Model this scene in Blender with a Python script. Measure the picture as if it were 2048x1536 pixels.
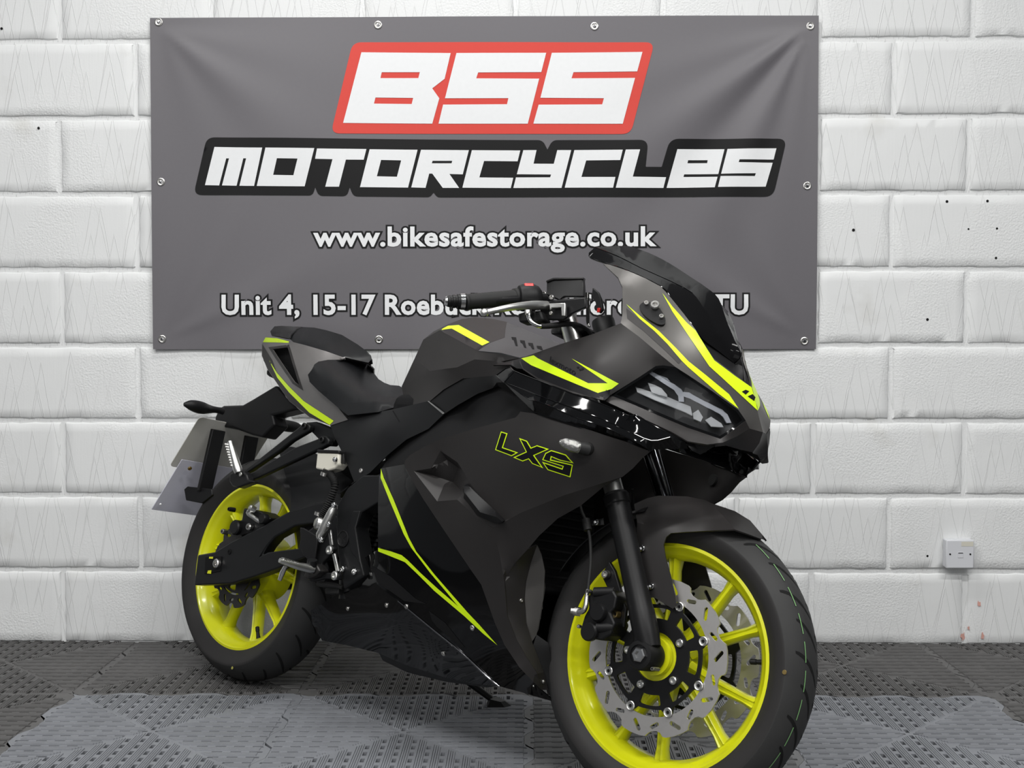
import bpy, bmesh, math, random
import numpy as np
from mathutils import Vector, Matrix
from mathutils.geometry import delaunay_2d_cdt
from mathutils.bvhtree import BVHTree

for o_ in list(bpy.data.objects):
    bpy.data.objects.remove(o_)
scene = bpy.context.scene
C = scene.collection
R_ = math.radians

# ------------------------------------------------------------------ camera
# world: X along the wall, Y into the wall (wall face at Y = 0), Z up
FPX, CAMD, CAMH = 2407.83, 3.58831, 0.9194
PITCH, YAW, ROLL = 0.03616, 0.01196, -0.00034
cam_d = bpy.data.cameras.new('camera')
cam = bpy.data.objects.new('camera', cam_d)
C.objects.link(cam)
scene.camera = cam
cam_d.sensor_fit = 'HORIZONTAL'
cam_d.sensor_width = 36.0
cam_d.lens = FPX / 2048 * 36
cam_d.clip_start = 0.05
cam.location = (0, -CAMD, CAMH)
camR = Matrix.Rotation(YAW, 3, 'Z') @ Matrix.Rotation(math.pi / 2 - PITCH, 3, 'X') @ Matrix.Rotation(ROLL, 3, 'Z')
cam.rotation_euler = camR.to_euler()

# ------------------------------------------------------------------ world, lamps, exposure
world = bpy.data.worlds.new('world')
scene.world = world
world.use_nodes = True
bgn = world.node_tree.nodes['Background']
bgn.inputs['Color'].default_value = (0.93, 0.96, 1.0, 1)
bgn.inputs['Strength'].default_value = 0.17

def strip_or_fill_lamp(x, y, z, lx, ly, power, rz=0, tilt=0):
    l = bpy.data.lights.new('strip_or_fill_light', 'AREA')
    l.shape = 'RECTANGLE'; l.size = lx; l.size_y = ly; l.energy = power
    l.color = (1.0, 0.992, 0.975)
    o = bpy.data.objects.new('strip_or_fill_light', l)
    C.objects.link(o)
    o.location = (x, y, z)
    o.rotation_euler = (R_(tilt), 0, R_(rz))
for (x, y, pw) in ((-0.2, -0.95, 32), (-1.5, -2.3, 54), (1.6, -2.3, 54), (0.1, -3.6, 60), (-2.4, -4.8, 60), (2.6, -4.8, 60)):
    strip_or_fill_lamp(x, y, 3.1, 1.5, 0.16, pw)
# added fill panel, unseen behind the camera, brightens what faces it
strip_or_fill_lamp(-1.5, -8.0, 1.7, 3.6, 2.6, 60, 0, 90)
scene.view_settings.view_transform = 'Standard'
scene.view_settings.look = 'None'
scene.view_settings.gamma = 1
scene.view_settings.use_curve_mapping = False
scene.view_settings.exposure = -0.1

# ------------------------------------------------------------------ materials
MAT = {}
def principled(name, col, rough=0.5, metal=0.0, spec=0.5, coat=0.0, coat_rough=0.03):
    m = bpy.data.materials.new(name)
    m.use_nodes = True
    b = m.node_tree.nodes['Principled BSDF']
    b.inputs['Base Color'].default_value = (*col, 1)
    b.inputs['Roughness'].default_value = rough
    b.inputs['Metallic'].default_value = metal
    b.inputs['Specular IOR Level'].default_value = spec
    b.inputs['Coat Weight'].default_value = coat
    b.inputs['Coat Roughness'].default_value = coat_rough
    MAT[name] = m
    return m, m.node_tree, b
def nd(nt, typ, **kw):
    n = nt.nodes.new(typ)
    for k, v in kw.items():
        if k.startswith('i_'):
            n.inputs[k[2:].replace('_', ' ')].default_value = v
        else:
            setattr(n, k, v)
    return n
def mathn(nt, op, a, b=None, c=None, clamp=False):
    n = nt.nodes.new('ShaderNodeMath'); n.operation = op; n.use_clamp = clamp
    for i, v in enumerate((a, b, c)):
        if v is None: continue
        if isinstance(v, (int, float)): n.inputs[i].default_value = v
        else: nt.links.new(v, n.inputs[i])
    return n.outputs[0]
def grain(name, scale=400, bump=0.05, dist=0.0004, colvar=0.0, roughvar=0.0, coords='Object', stretch=None):
    """fine noise bump and slight colour / gloss variation for an existing material"""
    m = MAT[name]; nt = m.node_tree; b = nt.nodes['Principled BSDF']
    tc = nd(nt, 'ShaderNodeTexCoord')
    src = tc.outputs[coords]
    if stretch:
        mp = nd(nt, 'ShaderNodeMapping'); mp.inputs['Scale'].default_value = stretch
        nt.links.new(src, mp.inputs['Vector']); src = mp.outputs[0]
    n = nd(nt, 'ShaderNodeTexNoise'); n.inputs['Scale'].default_value = scale; n.inputs['Detail'].default_value = 4
    nt.links.new(src, n.inputs['Vector'])
    if bump:
        bp_ = nd(nt, 'ShaderNodeBump'); bp_.inputs['Strength'].default_value = bump; bp_.inputs['Distance'].default_value = dist
        nt.links.new(n.outputs['Fac'], bp_.inputs['Height']); nt.links.new(bp_.outputs[0], b.inputs['Normal'])
    if colvar:
        n2 = nd(nt, 'ShaderNodeTexNoise'); n2.inputs['Scale'].default_value = scale * 0.06; n2.inputs['Detail'].default_value = 5
        nt.links.new(src, n2.inputs['Vector'])
        base = b.inputs['Base Color'].default_value[:]
        mx = nd(nt, 'ShaderNodeMix'); mx.data_type = 'RGBA'
        mx.inputs[6].default_value = tuple(c * (1 - colvar) for c in base[:3]) + (1,)
        mx.inputs[7].default_value = tuple(min(1, c * (1 + colvar)) for c in base[:3]) + (1,)
        nt.links.new(n2.outputs['Fac'], mx.inputs[0]); nt.links.new(mx.outputs[2], b.inputs['Base Color'])
    if roughvar:
        r0 = b.inputs['Roughness'].default_value
        nt.links.new(mathn(nt, 'ADD', mathn(nt, 'MULTIPLY', n.outputs['Fac'], 2 * roughvar), r0 - roughvar), b.inputs['Roughness'])
    return m

principled('satin_grey', (0.055, 0.057, 0.060), 0.42, 0.2, 0.5); grain('satin_grey', 900, 0.03, 0.0002, 0.05)
principled('matte_charcoal', (0.0225, 0.0205, 0.0202), 0.46, 0.3, 0.5); grain('matte_charcoal', 900, 0.03, 0.0002, 0.05)
principled('matte_bronze', (0.085, 0.081, 0.077), 0.38, 0.55, 0.5); grain('matte_bronze', 900, 0.03, 0.0002, 0.05)
principled('matte_silver', (0.19, 0.182, 0.178), 0.36, 0.6, 0.5); grain('matte_silver', 900, 0.03, 0.0002, 0.05)
principled('gloss_black', (0.0022, 0.0023, 0.0026), 0.06, 0, 0.34, 0.0); grain('gloss_black', 900, 0.004, 0.0001)
principled('satin_black', (0.0065, 0.0065, 0.007), 0.4, 0, 0.27); grain('satin_black', 700, 0.05, 0.0002, 0.08)
principled('frame_black', (0.0085, 0.0088, 0.0095), 0.42, 0.1, 0.27); grain('frame_black', 600, 0.08, 0.0002, 0.08)
principled('plastic_black', (0.0065, 0.0065, 0.007), 0.5, 0, 0.27); grain('plastic_black', 1200, 0.2, 0.0003, 0.1)
principled('void_black', (0.004, 0.004, 0.0045), 0.7, 0, 0.2); grain('void_black', 200, 0.1, 0.0005)
principled('tread_rubber', (0.026, 0.026, 0.026), 0.62, 0, 0.3); grain('tread_rubber', 260, 0.15, 0.0005, 0.25)
principled('rubber', (0.013, 0.013, 0.013), 0.6, 0, 0.3); grain('rubber', 350, 0.12, 0.0004, 0.18)
principled('tyre_sidewall', (0.021, 0.020, 0.020), 0.58, 0, 0.3); grain('tyre_sidewall', 300, 0.1, 0.0004, 0.15)
principled('groove_black', (0.006, 0.006, 0.006), 0.8, 0, 0.2); grain('groove_black', 200, 0.1)
principled('seat_vinyl', (0.0055, 0.006, 0.0068), 0.38, 0, 0.27); grain('seat_vinyl', 1500, 0.25, 0.0003)
principled('lime_paint', (0.66, 0.68, 0.008), 0.3, 0, 0.5, 0.35, 0.1); grain('lime_paint', 60, 0.02, 0.001, 0.05)
principled('lime_decal', (0.60, 0.84, 0.006), 0.35, 0, 0.45); grain('lime_decal', 900, 0.02)
principled('black_decal', (0.0035, 0.0036, 0.005), 0.5, 0, 0.2); grain('black_decal', 500, 0.02)
principled('steel', (0.55, 0.54, 0.52), 0.3, 1.0); grain('steel', 120, 0.08, 0.0003, 0.1, 0.1, stretch=(1, 1, 1))
principled('disc_steel', (0.66, 0.64, 0.62), 0.36, 0.9); grain('disc_steel', 260, 0.03, 0.0002, 0.06, 0.05)
principled('dark_chrome', (0.22, 0.22, 0.23), 0.14, 1.0); grain('dark_chrome', 200, 0.02)
principled('chrome', (0.72, 0.72, 0.72), 0.12, 1.0); grain('chrome', 200, 0.02)
principled('alloy', (0.62, 0.62, 0.60), 0.33, 1.0); grain('alloy', 500, 0.1, 0.0003, 0.08)
principled('dark_disc', (0.045, 0.043, 0.042), 0.4, 0.7); grain('dark_disc', 250, 0.06, 0.0003, 0.2)
principled('tank_milky', (0.62, 0.6, 0.52), 0.35, 0, 0.5); grain('tank_milky', 80, 0.02, 0.001, 0.08)
principled('plate_back', (0.55, 0.54, 0.5), 0.5); grain('plate_back', 60, 0.05, 0.0005, 0.35)
principled('cover_sheet', (0.55, 0.55, 0.63), 0.45); grain('cover_sheet', 55, 0.05, 0.0005, 0.4)
principled('red_plastic', (0.62, 0.02, 0.015), 0.35); grain('red_plastic', 300, 0.02)
principled('amber_clear', (0.32, 0.32, 0.31), 0.14, 0.75, 0.6); grain('amber_clear', 160, 0.9, 0.004)
principled('reflector', (0.92, 0.93, 0.94), 0.22, 0.25, 0.8); grain('reflector', 90, 0.35, 0.002)
principled('drl_white', (0.6, 0.62, 0.67), 0.3, 0, 0.5); grain('drl_white', 100, 0.02)
principled('lamp_black', (0.012, 0.012, 0.013), 0.25, 0, 0.5); grain('lamp_black', 100, 0.02, 0.0005)
principled('white_print', (0.75, 0.76, 0.77), 0.5, 0, 0.25)
principled('red_print', (0.62, 0.06, 0.045), 0.5, 0, 0.25)
principled('black_print', (0.006, 0.006, 0.0065), 0.5, 0, 0.2)
principled('white_mark', (0.33, 0.33, 0.33), 0.5); principled('yellow_mark', (0.3, 0.28, 0.06), 0.6); principled('green_mark', (0.16, 0.34, 0.13), 0.6)
principled('socket_white', (0.62, 0.63, 0.66), 0.35); grain('socket_white', 40, 0.03, 0.0005, 0.06)
principled('brass', (0.5, 0.36, 0.14), 0.35, 1.0)
for n_ in ('white_print', 'red_print', 'black_print'):
    grain(n_, 1400, 0.06, 0.0002, 0.03)

def glassy(name, tint, refl_rough=0.03, opacity=0.0):
    """thin clear or smoked plastic: transparent body with a fresnel gloss"""
    m = bpy.data.materials.new(name); m.use_nodes = True
    nt = m.node_tree; nt.nodes.clear()
    out = nd(nt, 'ShaderNodeOutputMaterial')
    tr = nd(nt, 'ShaderNodeBsdfTransparent'); tr.inputs[0].default_value = (*tint, 1)
    gl = nd(nt, 'ShaderNodeBsdfGlossy'); gl.inputs['Roughness'].default_value = refl_rough
    fr = nd(nt, 'ShaderNodeFresnel'); fr.inputs['IOR'].default_value = 1.28
    mx = nd(nt, 'ShaderNodeMixShader')
    nt.links.new(fr.outputs[0], mx.inputs[0]); nt.links.new(tr.outputs[0], mx.inputs[1]); nt.links.new(gl.outputs[0], mx.inputs[2])
    nt.links.new(mx.outputs[0], out.inputs['Surface'])
    MAT[name] = m
glassy('clear_lens', (0.86, 0.87, 0.88))
principled('smoked_acrylic', (0.006, 0.006, 0.0065), 0.07, 0, 0.06); grain('smoked_acrylic', 5, 0.01, 0.001)

# ------------------------------------------------------------------ generic mesh helpers
def link(name, me, mat=None, parent=None):
    o = bpy.data.objects.new(name, me)
    C.objects.link(o)
    if mat is not None and not me.materials:
        me.materials.append(MAT[mat])
    if parent is not None:
        o.parent = parent
    return o
def finish(me, angle=32):
    for p in me.polygons: p.use_smooth = True
    me.set_sharp_from_angle(angle=R_(angle))
    # open rims stay crisp when a panel is given thickness
    cnt = np.zeros(len(me.edges), int)
    le = np.zeros(len(me.loops), int); me.loops.foreach_get('edge_index', le); np.add.at(cnt, le, 1)
    at = me.attributes.get('sharp_edge') or me.attributes.new('sharp_edge', 'BOOLEAN', 'EDGE')
    sh = np.zeros(len(me.edges), bool); at.data.foreach_get('value', sh); sh |= cnt < 2; at.data.foreach_set('value', sh)
def from_bm(name, bm, mat, parent=None, angle=32, merge=1e-5, recalc=True):
    if merge: bmesh.ops.remove_doubles(bm, verts=bm.verts, dist=merge)
    if recalc: bmesh.ops.recalc_face_normals(bm, faces=bm.faces)
    me = bpy.data.meshes.new(name)
    bm.to_mesh(me); bm.free()
    finish(me, angle)
    return link(name, me, mat, parent)
def from_data(name, vs, fs, mat, parent=None, angle=32, recalc=True):
    bm = bmesh.new()
    bv = [bm.verts.new(v) for v in vs]
    for f in fs:
        try: bm.faces.new([bv[i] for i in f])
        except ValueError: pass
    return from_bm(name, bm, mat, parent, angle, recalc=recalc)
def basis(d):
    d = Vector(d).normalized()
    a = Vector((0, 0, 1)) if abs(d.z) < 0.9 else Vector((1, 0, 0))
    u = d.cross(a).normalized()
    return d, u, d.cross(u).normalized()
def lathe_bm(bm, prof, org, axis, n=24, cap=True, a0=0.0):
    """prof: list of (t along axis, radius)"""
    d, u, w = basis(axis); org = Vector(org)
    rings = []
    for t, r in prof:
        rings.append([bm.verts.new(org + d * t + (u * math.cos(a0 + 2 * math.pi * i / n) + w * math.sin(a0 + 2 * math.pi * i / n)) * max(r, 1e-5)) for i in range(n)])
    for a, b in zip(rings, rings[1:]):
        for i in range(n):
            bm.faces.new((a[i], a[(i + 1) % n], b[(i + 1) % n], b[i]))
    if cap:
        bm.faces.new(rings[0][::-1]); bm.faces.new(rings[-1])
def lathe(name, prof, org, axis, mat, parent=None, n=24, angle=32, a0=0.0):
    bm = bmesh.new(); lathe_bm(bm, prof, org, axis, n, True, a0)
    return from_bm(name, bm, mat, parent, angle)
def catmull(pts, k=6, closed=False):
    P = [np.array(p, float) for p in pts]; n = len(P); out = []
    segs = n if closed else n - 1
    for i in range(segs):
        p1, p2 = P[i], P[(i + 1) % n]
        p0 = P[(i - 1) % n] if (closed or i > 0) else 2 * p1 - p2
        p3 = P[(i + 2) % n] if (closed or i + 2 < n) else 2 * p2 - p1
        for j in range(k):
            t = j / k
            out.append(0.5 * ((2 * p1) + (-p0 + p2) * t + (2 * p0 - 5 * p1 + 4 * p2 - p3) * t * t + (-p0 + 3 * p1 - 3 * p2 + p3) * t ** 3))
    if not closed: out.append(P[-1])
    return [tuple(p) for p in out]
def tube_bm(bm, pts, r, n=10, cap=True):
    P = [Vector(p) for p in pts]
    rr = r if isinstance(r, (list, tuple)) else [r] * len(P)
    t0 = (P[1] - P[0]).normalized()
    _, u, w = basis(t0)
    rings = []
    for i, p in enumerate(P):
        t = (P[min(i + 1, len(P) - 1)] - P[max(i - 1, 0)]).normalized()
        q = t0.rotation_difference(t)
        u = q @ u; w = q @ w; t0 = t
        rings.append([bm.verts.new(p + (u * math.cos(2 * math.pi * k / n) + w * math.sin(2 * math.pi * k / n)) * rr[i]) for k in range(n)])
    for a, b in zip(rings, rings[1:]):
        for i in range(n):
            bm.faces.new((a[i], a[(i + 1) % n], b[(i + 1) % n], b[i]))
    if cap:
        bm.faces.new(rings[0][::-1]); bm.faces.new(rings[-1])
def tube(name, pts, r, mat, parent=None, n=10, smooth=0, angle=40):
    if smooth:
        if isinstance(r, (list, tuple)):
            q = catmull([tuple(p) + (rr,) for p, rr in zip(pts, r)], smooth)
            pts = [p[:3] for p in q]; r = [p[3] for p in q]
        else:
            pts = catmull([tuple(p) for p in pts], smooth)
    bm = bmesh.new(); tube_bm(bm, pts, r, n)
    return from_bm(name, bm, mat, parent, angle)
def add_bevel(o, w, seg=2, ang=30):
    m = o.modifiers.new('bevel', 'BEVEL'); m.width = w; m.segments = seg; m.limit_method = 'ANGLE'; m.angle_limit = R_(ang)
    m.harden_normals = False
    return o
def box_bm(bm, c, size, M=None):
    c = Vector(c); M = M or Matrix.Identity(3)
    v = [bm.verts.new(c + M @ Vector((sx * size[0] / 2, sy * size[1] / 2, sz * size[2] / 2))) for sx in (-1, 1) for sy in (-1, 1) for sz in (-1, 1)]
    for f in ((0, 1, 3, 2), (4, 6, 7, 5), (0, 4, 5, 1), (2, 3, 7, 6), (0, 2, 6, 4), (1, 5, 7, 3)):
        bm.faces.new([v[i] for i in f])
def box(name, c, size, mat, parent=None, M=None, bev=0.0, seg=2):
    bm = bmesh.new(); box_bm(bm, c, size, M)
    o = from_bm(name, bm, mat, parent)
    if bev: add_bevel(o, bev, seg)
    return o
def prop(o, label=None, cat=None, group=None, kind=None):
    if label: o['label'] = label
    if cat: o['category'] = cat
    if group: o['group'] = group
    if kind: o['kind'] = kind
    return o
def inside(poly, x, y):
    c = False; n = len(poly); j = n - 1
    for i in range(n):
        xi, yi = poly[i][0], poly[i][1]; xj, yj = poly[j][0], poly[j][1]
        if (yi > y) != (yj > y) and x < (xj - xi) * (y - yi) / (yj - yi + 1e-12) + xi: c = not c
        j = i
    return c
def seg_dist(poly, x, y):
    P = np.array([p[:2] for p in poly], float); Qp = np.roll(P, -1, 0); d = Qp - P
    t = np.clip(((x - P[:, 0]) * d[:, 0] + (y - P[:, 1]) * d[:, 1]) / (d ** 2).sum(1).clip(1e-9), 0, 1)
    return np.hypot(P[:, 0] + t * d[:, 0] - x, P[:, 1] + t * d[:, 1] - y).min()
def fill2d(outline, step, holes=()):
    """triangulated fill of a 2-D outline (with holes) and interior points every step; returns verts2d, faces, index lists of the input verts"""
    vs = []; es = []
    loops = [outline] + list(holes)
    for lp in loops:
        b = len(vs); vs += [Vector((p[0], p[1])) for p in lp]
        es += [(b + i, b + (i + 1) % len(lp)) for i in range(len(lp))]
    if step:
        xs = [p[0] for p in outline]; ys = [p[1] for p in outline]
        row = 0; y = min(ys) + step * 0.5
        while y < max(ys):
            x = min(xs) + (0.5 if row % 2 else 1.0) * step
            while x < max(xs):
                if inside(outline, x, y) and seg_dist(outline, x, y) > step * 0.45 and not any(inside(h, x, y) or seg_dist(h, x, y) < step * 0.45 for h in holes):
                    vs.append(Vector((x, y)))
                x += step
            y += step * 0.87; row += 1
    r = delaunay_2d_cdt(vs, es, [], 0, 1e-6)
    V, F = r[0], r[2]
    keep = []
    for f in F:
        cx = sum(V[i][0] for i in f) / len(f); cy = sum(V[i][1] for i in f) / len(f)
        if inside(outline, cx, cy) and not any(inside(h, cx, cy) for h in holes): keep.append(tuple(f))
    org = [min(q) if q else -1 for q in r[3]]
    return V, keep, org
# ------------------------------------------------------------------ photo-pixel -> place helpers (2048 x 1536 frame)
CAMP = Vector((0, -CAMD, CAMH))
def ray(u, v):
    return camR @ Vector(((u - 1024) / FPX, -(v - 768) / FPX, -1))
def wallpt(u, v, y=0.0):
    d = ray(u, v); t = (y - CAMP.y) / d.y
    return CAMP + d * t

# ------------------------------------------------------------------ wall of painted concrete blocks
def wall_material():
    m, nt, b = principled('white_wall_paint', (0.715, 0.725, 0.725), 0.5, 0, 0.4)
    geo = nd(nt, 'ShaderNodeNewGeometry')
    sep = nd(nt, 'ShaderNodeSeparateXYZ'); nt.links.new(geo.outputs['Position'], sep.inputs[0])
    no = nd(nt, 'ShaderNodeTexNoise'); no.inputs['Scale'].default_value = 7; no.inputs['Detail'].default_value = 3
    nt.links.new(geo.outputs['Position'], no.inputs['Vector'])
    nf = no.outputs['Fac']
    oi = nd(nt, 'ShaderNodeObjectInfo')
    rnd = oi.outputs['Random']
    X = sep.outputs['X']; Z = sep.outputs['Z']
    vn = mathn(nt, 'FRACT', mathn(nt, 'MULTIPLY', mathn(nt, 'SUBTRACT', Z, 0.005), 1 / 0.225))
    h = None
    for p, ph, top in ((0.092, 0.0, 1.15), (0.071, 0.37, 0.8), (0.133, 0.71, 1.3)):
        a = mathn(nt, 'ADD', mathn(nt, 'MULTIPLY', X, 1 / p), mathn(nt, 'ADD', mathn(nt, 'MULTIPLY', nf, 0.12), mathn(nt, 'MULTIPLY', rnd, 7.0 + ph * 5)))
        tri = mathn(nt, 'ABSOLUTE', mathn(nt, 'SUBTRACT', mathn(nt, 'MULTIPLY', mathn(nt, 'FRACT', a), 2), 1))
        tri = mathn(nt, 'ADD', mathn(nt, 'MULTIPLY', tri, top), mathn(nt, 'MULTIPLY', rnd, -0.4))
        d = mathn(nt, 'MULTIPLY', mathn(nt, 'ABSOLUTE', mathn(nt, 'SUBTRACT', tri, vn)), p / 2)
        r = mathn(nt, 'SUBTRACT', 1, mathn(nt, 'MULTIPLY', d, 1 / 0.0012), clamp=True)
        h = r if h is None else mathn(nt, 'MAXIMUM', h, r)
    # streaks pulled down by the brush
    mp = nd(nt, 'ShaderNodeMapping'); mp.inputs['Scale'].default_value = (130, 20, 9)
    nt.links.new(geo.outputs['Position'], mp.inputs['Vector'])
    n2 = nd(nt, 'ShaderNodeTexNoise'); n2.inputs['Scale'].default_value = 1.0; n2.inputs['Detail'].default_value = 5; nt.links.new(mp.outputs[0], n2.inputs['Vector'])
    # roller stipple in patches
    n3 = nd(nt, 'ShaderNodeTexNoise'); n3.inputs['Scale'].default_value = 170; n3.inputs['Detail'].default_value = 3; nt.links.new(geo.outputs['Position'], n3.inputs['Vector'])
    n4 = nd(nt, 'ShaderNodeTexNoise'); n4.inputs['Scale'].default_value = 3.1; n4.inputs['Detail'].default_value = 2; nt.links.new(geo.outputs['Position'], n4.inputs['Vector'])
    patch = mathn(nt, 'MULTIPLY', mathn(nt, 'SUBTRACT', n4.outputs['Fac'], 0.47), 9, clamp=True)
    lines = mathn(nt, 'MULTIPLY', h, mathn(nt, 'SUBTRACT', 0.58, mathn(nt, 'MULTIPLY', patch, 0.42)))
    hh = mathn(nt, 'ADD', mathn(nt, 'ADD', lines, mathn(nt, 'MULTIPLY', n2.outputs['Fac'], 0.35)), mathn(nt, 'MULTIPLY', mathn(nt, 'MULTIPLY', n3.outputs['Fac'], mathn(nt, 'ADD', patch, 0.12)), 1.3))
    bu = nd(nt, 'ShaderNodeBump'); bu.inputs['Strength'].default_value = 0.7; bu.inputs['Distance'].default_value = 0.0018
    nt.links.new(hh, bu.inputs['Height']); nt.links.new(bu.outputs[0], b.inputs['Normal'])
    # faint grey smudges low down on the wall (scuffs)
    n5 = nd(nt, 'ShaderNodeTexNoise'); n5.inputs['Scale'].default_value = 5.5; n5.inputs['Detail'].default_value = 6; nt.links.new(geo.outputs['Position'], n5.inputs['Vector'])
    sm = mathn(nt, 'MULTIPLY', mathn(nt, 'SUBTRACT', n5.outputs['Fac'], 0.62), 3.2, clamp=True)
    mx = nd(nt, 'ShaderNodeMix'); mx.data_type = 'RGBA'
    mx.inputs[6].default_value = (0.715, 0.725, 0.725, 1); mx.inputs[7].default_value = (0.5, 0.49, 0.45, 1)
    nt.links.new(sm, mx.inputs[0]); nt.links.new(mx.outputs[2], b.inputs['Base Color'])
    return m
wall_material()
rng = random.Random(5)
WX0, WX1, NC = -3.9, 3.9, 11
wv = [(WX0, 0.0055, -0.02), (WX1, 0.0055, -0.02), (WX1, 0.0055, 0.225 * NC), (WX0, 0.0055, 0.225 * NC), (WX0, 0.12, -0.02), (WX1, 0.12, -0.02), (WX1, 0.12, 0.225 * NC), (WX0, 0.12, 0.225 * NC)]
wall = from_data('wall_back', wv, [(0, 1, 2, 3), (5, 4, 7, 6), (4, 0, 3, 7), (1, 5, 6, 2), (3, 2, 6, 7), (4, 5, 1, 0)], 'white_wall_paint')
prop(wall, kind='structure')
def block(x0, x1, z0, z1):
    nx, nz = 22, 12
    pr = rng.uniform(-0.0012, 0.0012)
    w = [rng.uniform(-0.0022, 0.0022) for _ in range(60)]
    def fx(i, n):
        t = i / n
        return 0.5 - 0.5 * math.cos(math.pi * t) if False else t
    xs = [x0, x0 + 0.002, x0 + 0.005] + [x0 + 0.005 + (x1 - x0 - 0.010) * i / (nx - 4) for i in range(1, nx - 4)] + [x1 - 0.005, x1 - 0.002, x1]
    zs = [z0, z0 + 0.002, z0 + 0.005] + [z0 + 0.005 + (z1 - z0 - 0.010) * i / (nz - 4) for i in range(1, nz - 4)] + [z1 - 0.005, z1 - 0.002, z1]
    vs = []; fs = []
    for j, z in enumerate(zs):
        for i, x in enumerate(xs):
            d = min(x - x0, x1 - x, z - z0, z1 - z)
            y = 0.0 + pr + 0.0062 * max(0, 1 - d / 0.0045) ** 1.6 + rng.uniform(-0.0005, 0.0005)
            xx = x + (w[j] if i in (0, 1, len(xs) - 1, len(xs) - 2) else 0)
            zz = z + (w[30 + i] if j in (0, 1, len(zs) - 1, len(zs) - 2) else 0)
            vs.append((xx, y, zz))
    n = len(xs)
    for j in range(len(zs) - 1):
        for i in range(n - 1):
            a = j * n + i
            fs.append((a, a + 1, a + n + 1, a + n))
    o = from_data('block', vs, fs, 'white_wall_paint', wall, 60, recalc=False)
    return o
XJ = -1.1635
for c in range(NC):
    off = XJ + (0 if c % 2 else -0.225)
    k = math.floor((WX0 - off) / 0.45)
    dj = [rng.uniform(-0.010, 0.010) for _ in range(30)]
    for i in range(20):
        a = off + 0.45 * (k + i) + dj[i]; b_ = off + 0.45 * (k + i + 1) + dj[i + 1]
        a = max(a, WX0); b_ = min(b_, WX1)
        if b_ - a < 0.05: continue
        block(a + 0.0065, b_ - 0.0065, 0.005 + 0.225 * c + 0.0065, 0.005 + 0.225 * (c + 1) - 0.0065)
# drill holes and nail heads left in the paint
for (u, v, r) in ((1894, 403, .0042), (1975, 402, .004), (1937, 458, .0028), (1994, 457, .0034), (1992, 516, .0038), (1707, 460, .0045), (1855, 639, .0042), (1855, 1112, .0034), (77, 256, .004), (3, 57, .004)):
    p = wallpt(u, v, -0.0012)
    lathe('drill_hole', [(0, r), (0.0022, r * 0.8)], p, (0, 1, 0), 'void_black', wall, 10)
principled('old_red_paint', (0.6, 0.33, 0.28), 0.6); grain('old_red_paint', 200, 0.3, 0.0005, 0.4)
for (u, v, w_, h_) in ((1926, 1274, 5, 11), (1937, 1256, 3, 5), (1958, 1208, 4, 9), (1966, 1272, 4, 9)):
    rr = random.Random(int(u + v)); vs = []
    for i in range(12):
        a = 2 * math.pi * i / 12; q = rr.uniform(.35, 1.1)
        vs.append(tuple(wallpt(u + math.cos(a) * w_ * q, v + math.sin(a) * h_ * q, -0.0022)))
    from_data('red_paint_trace', vs, [tuple(range(12))], 'old_red_paint', wall, recalc=False)

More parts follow.
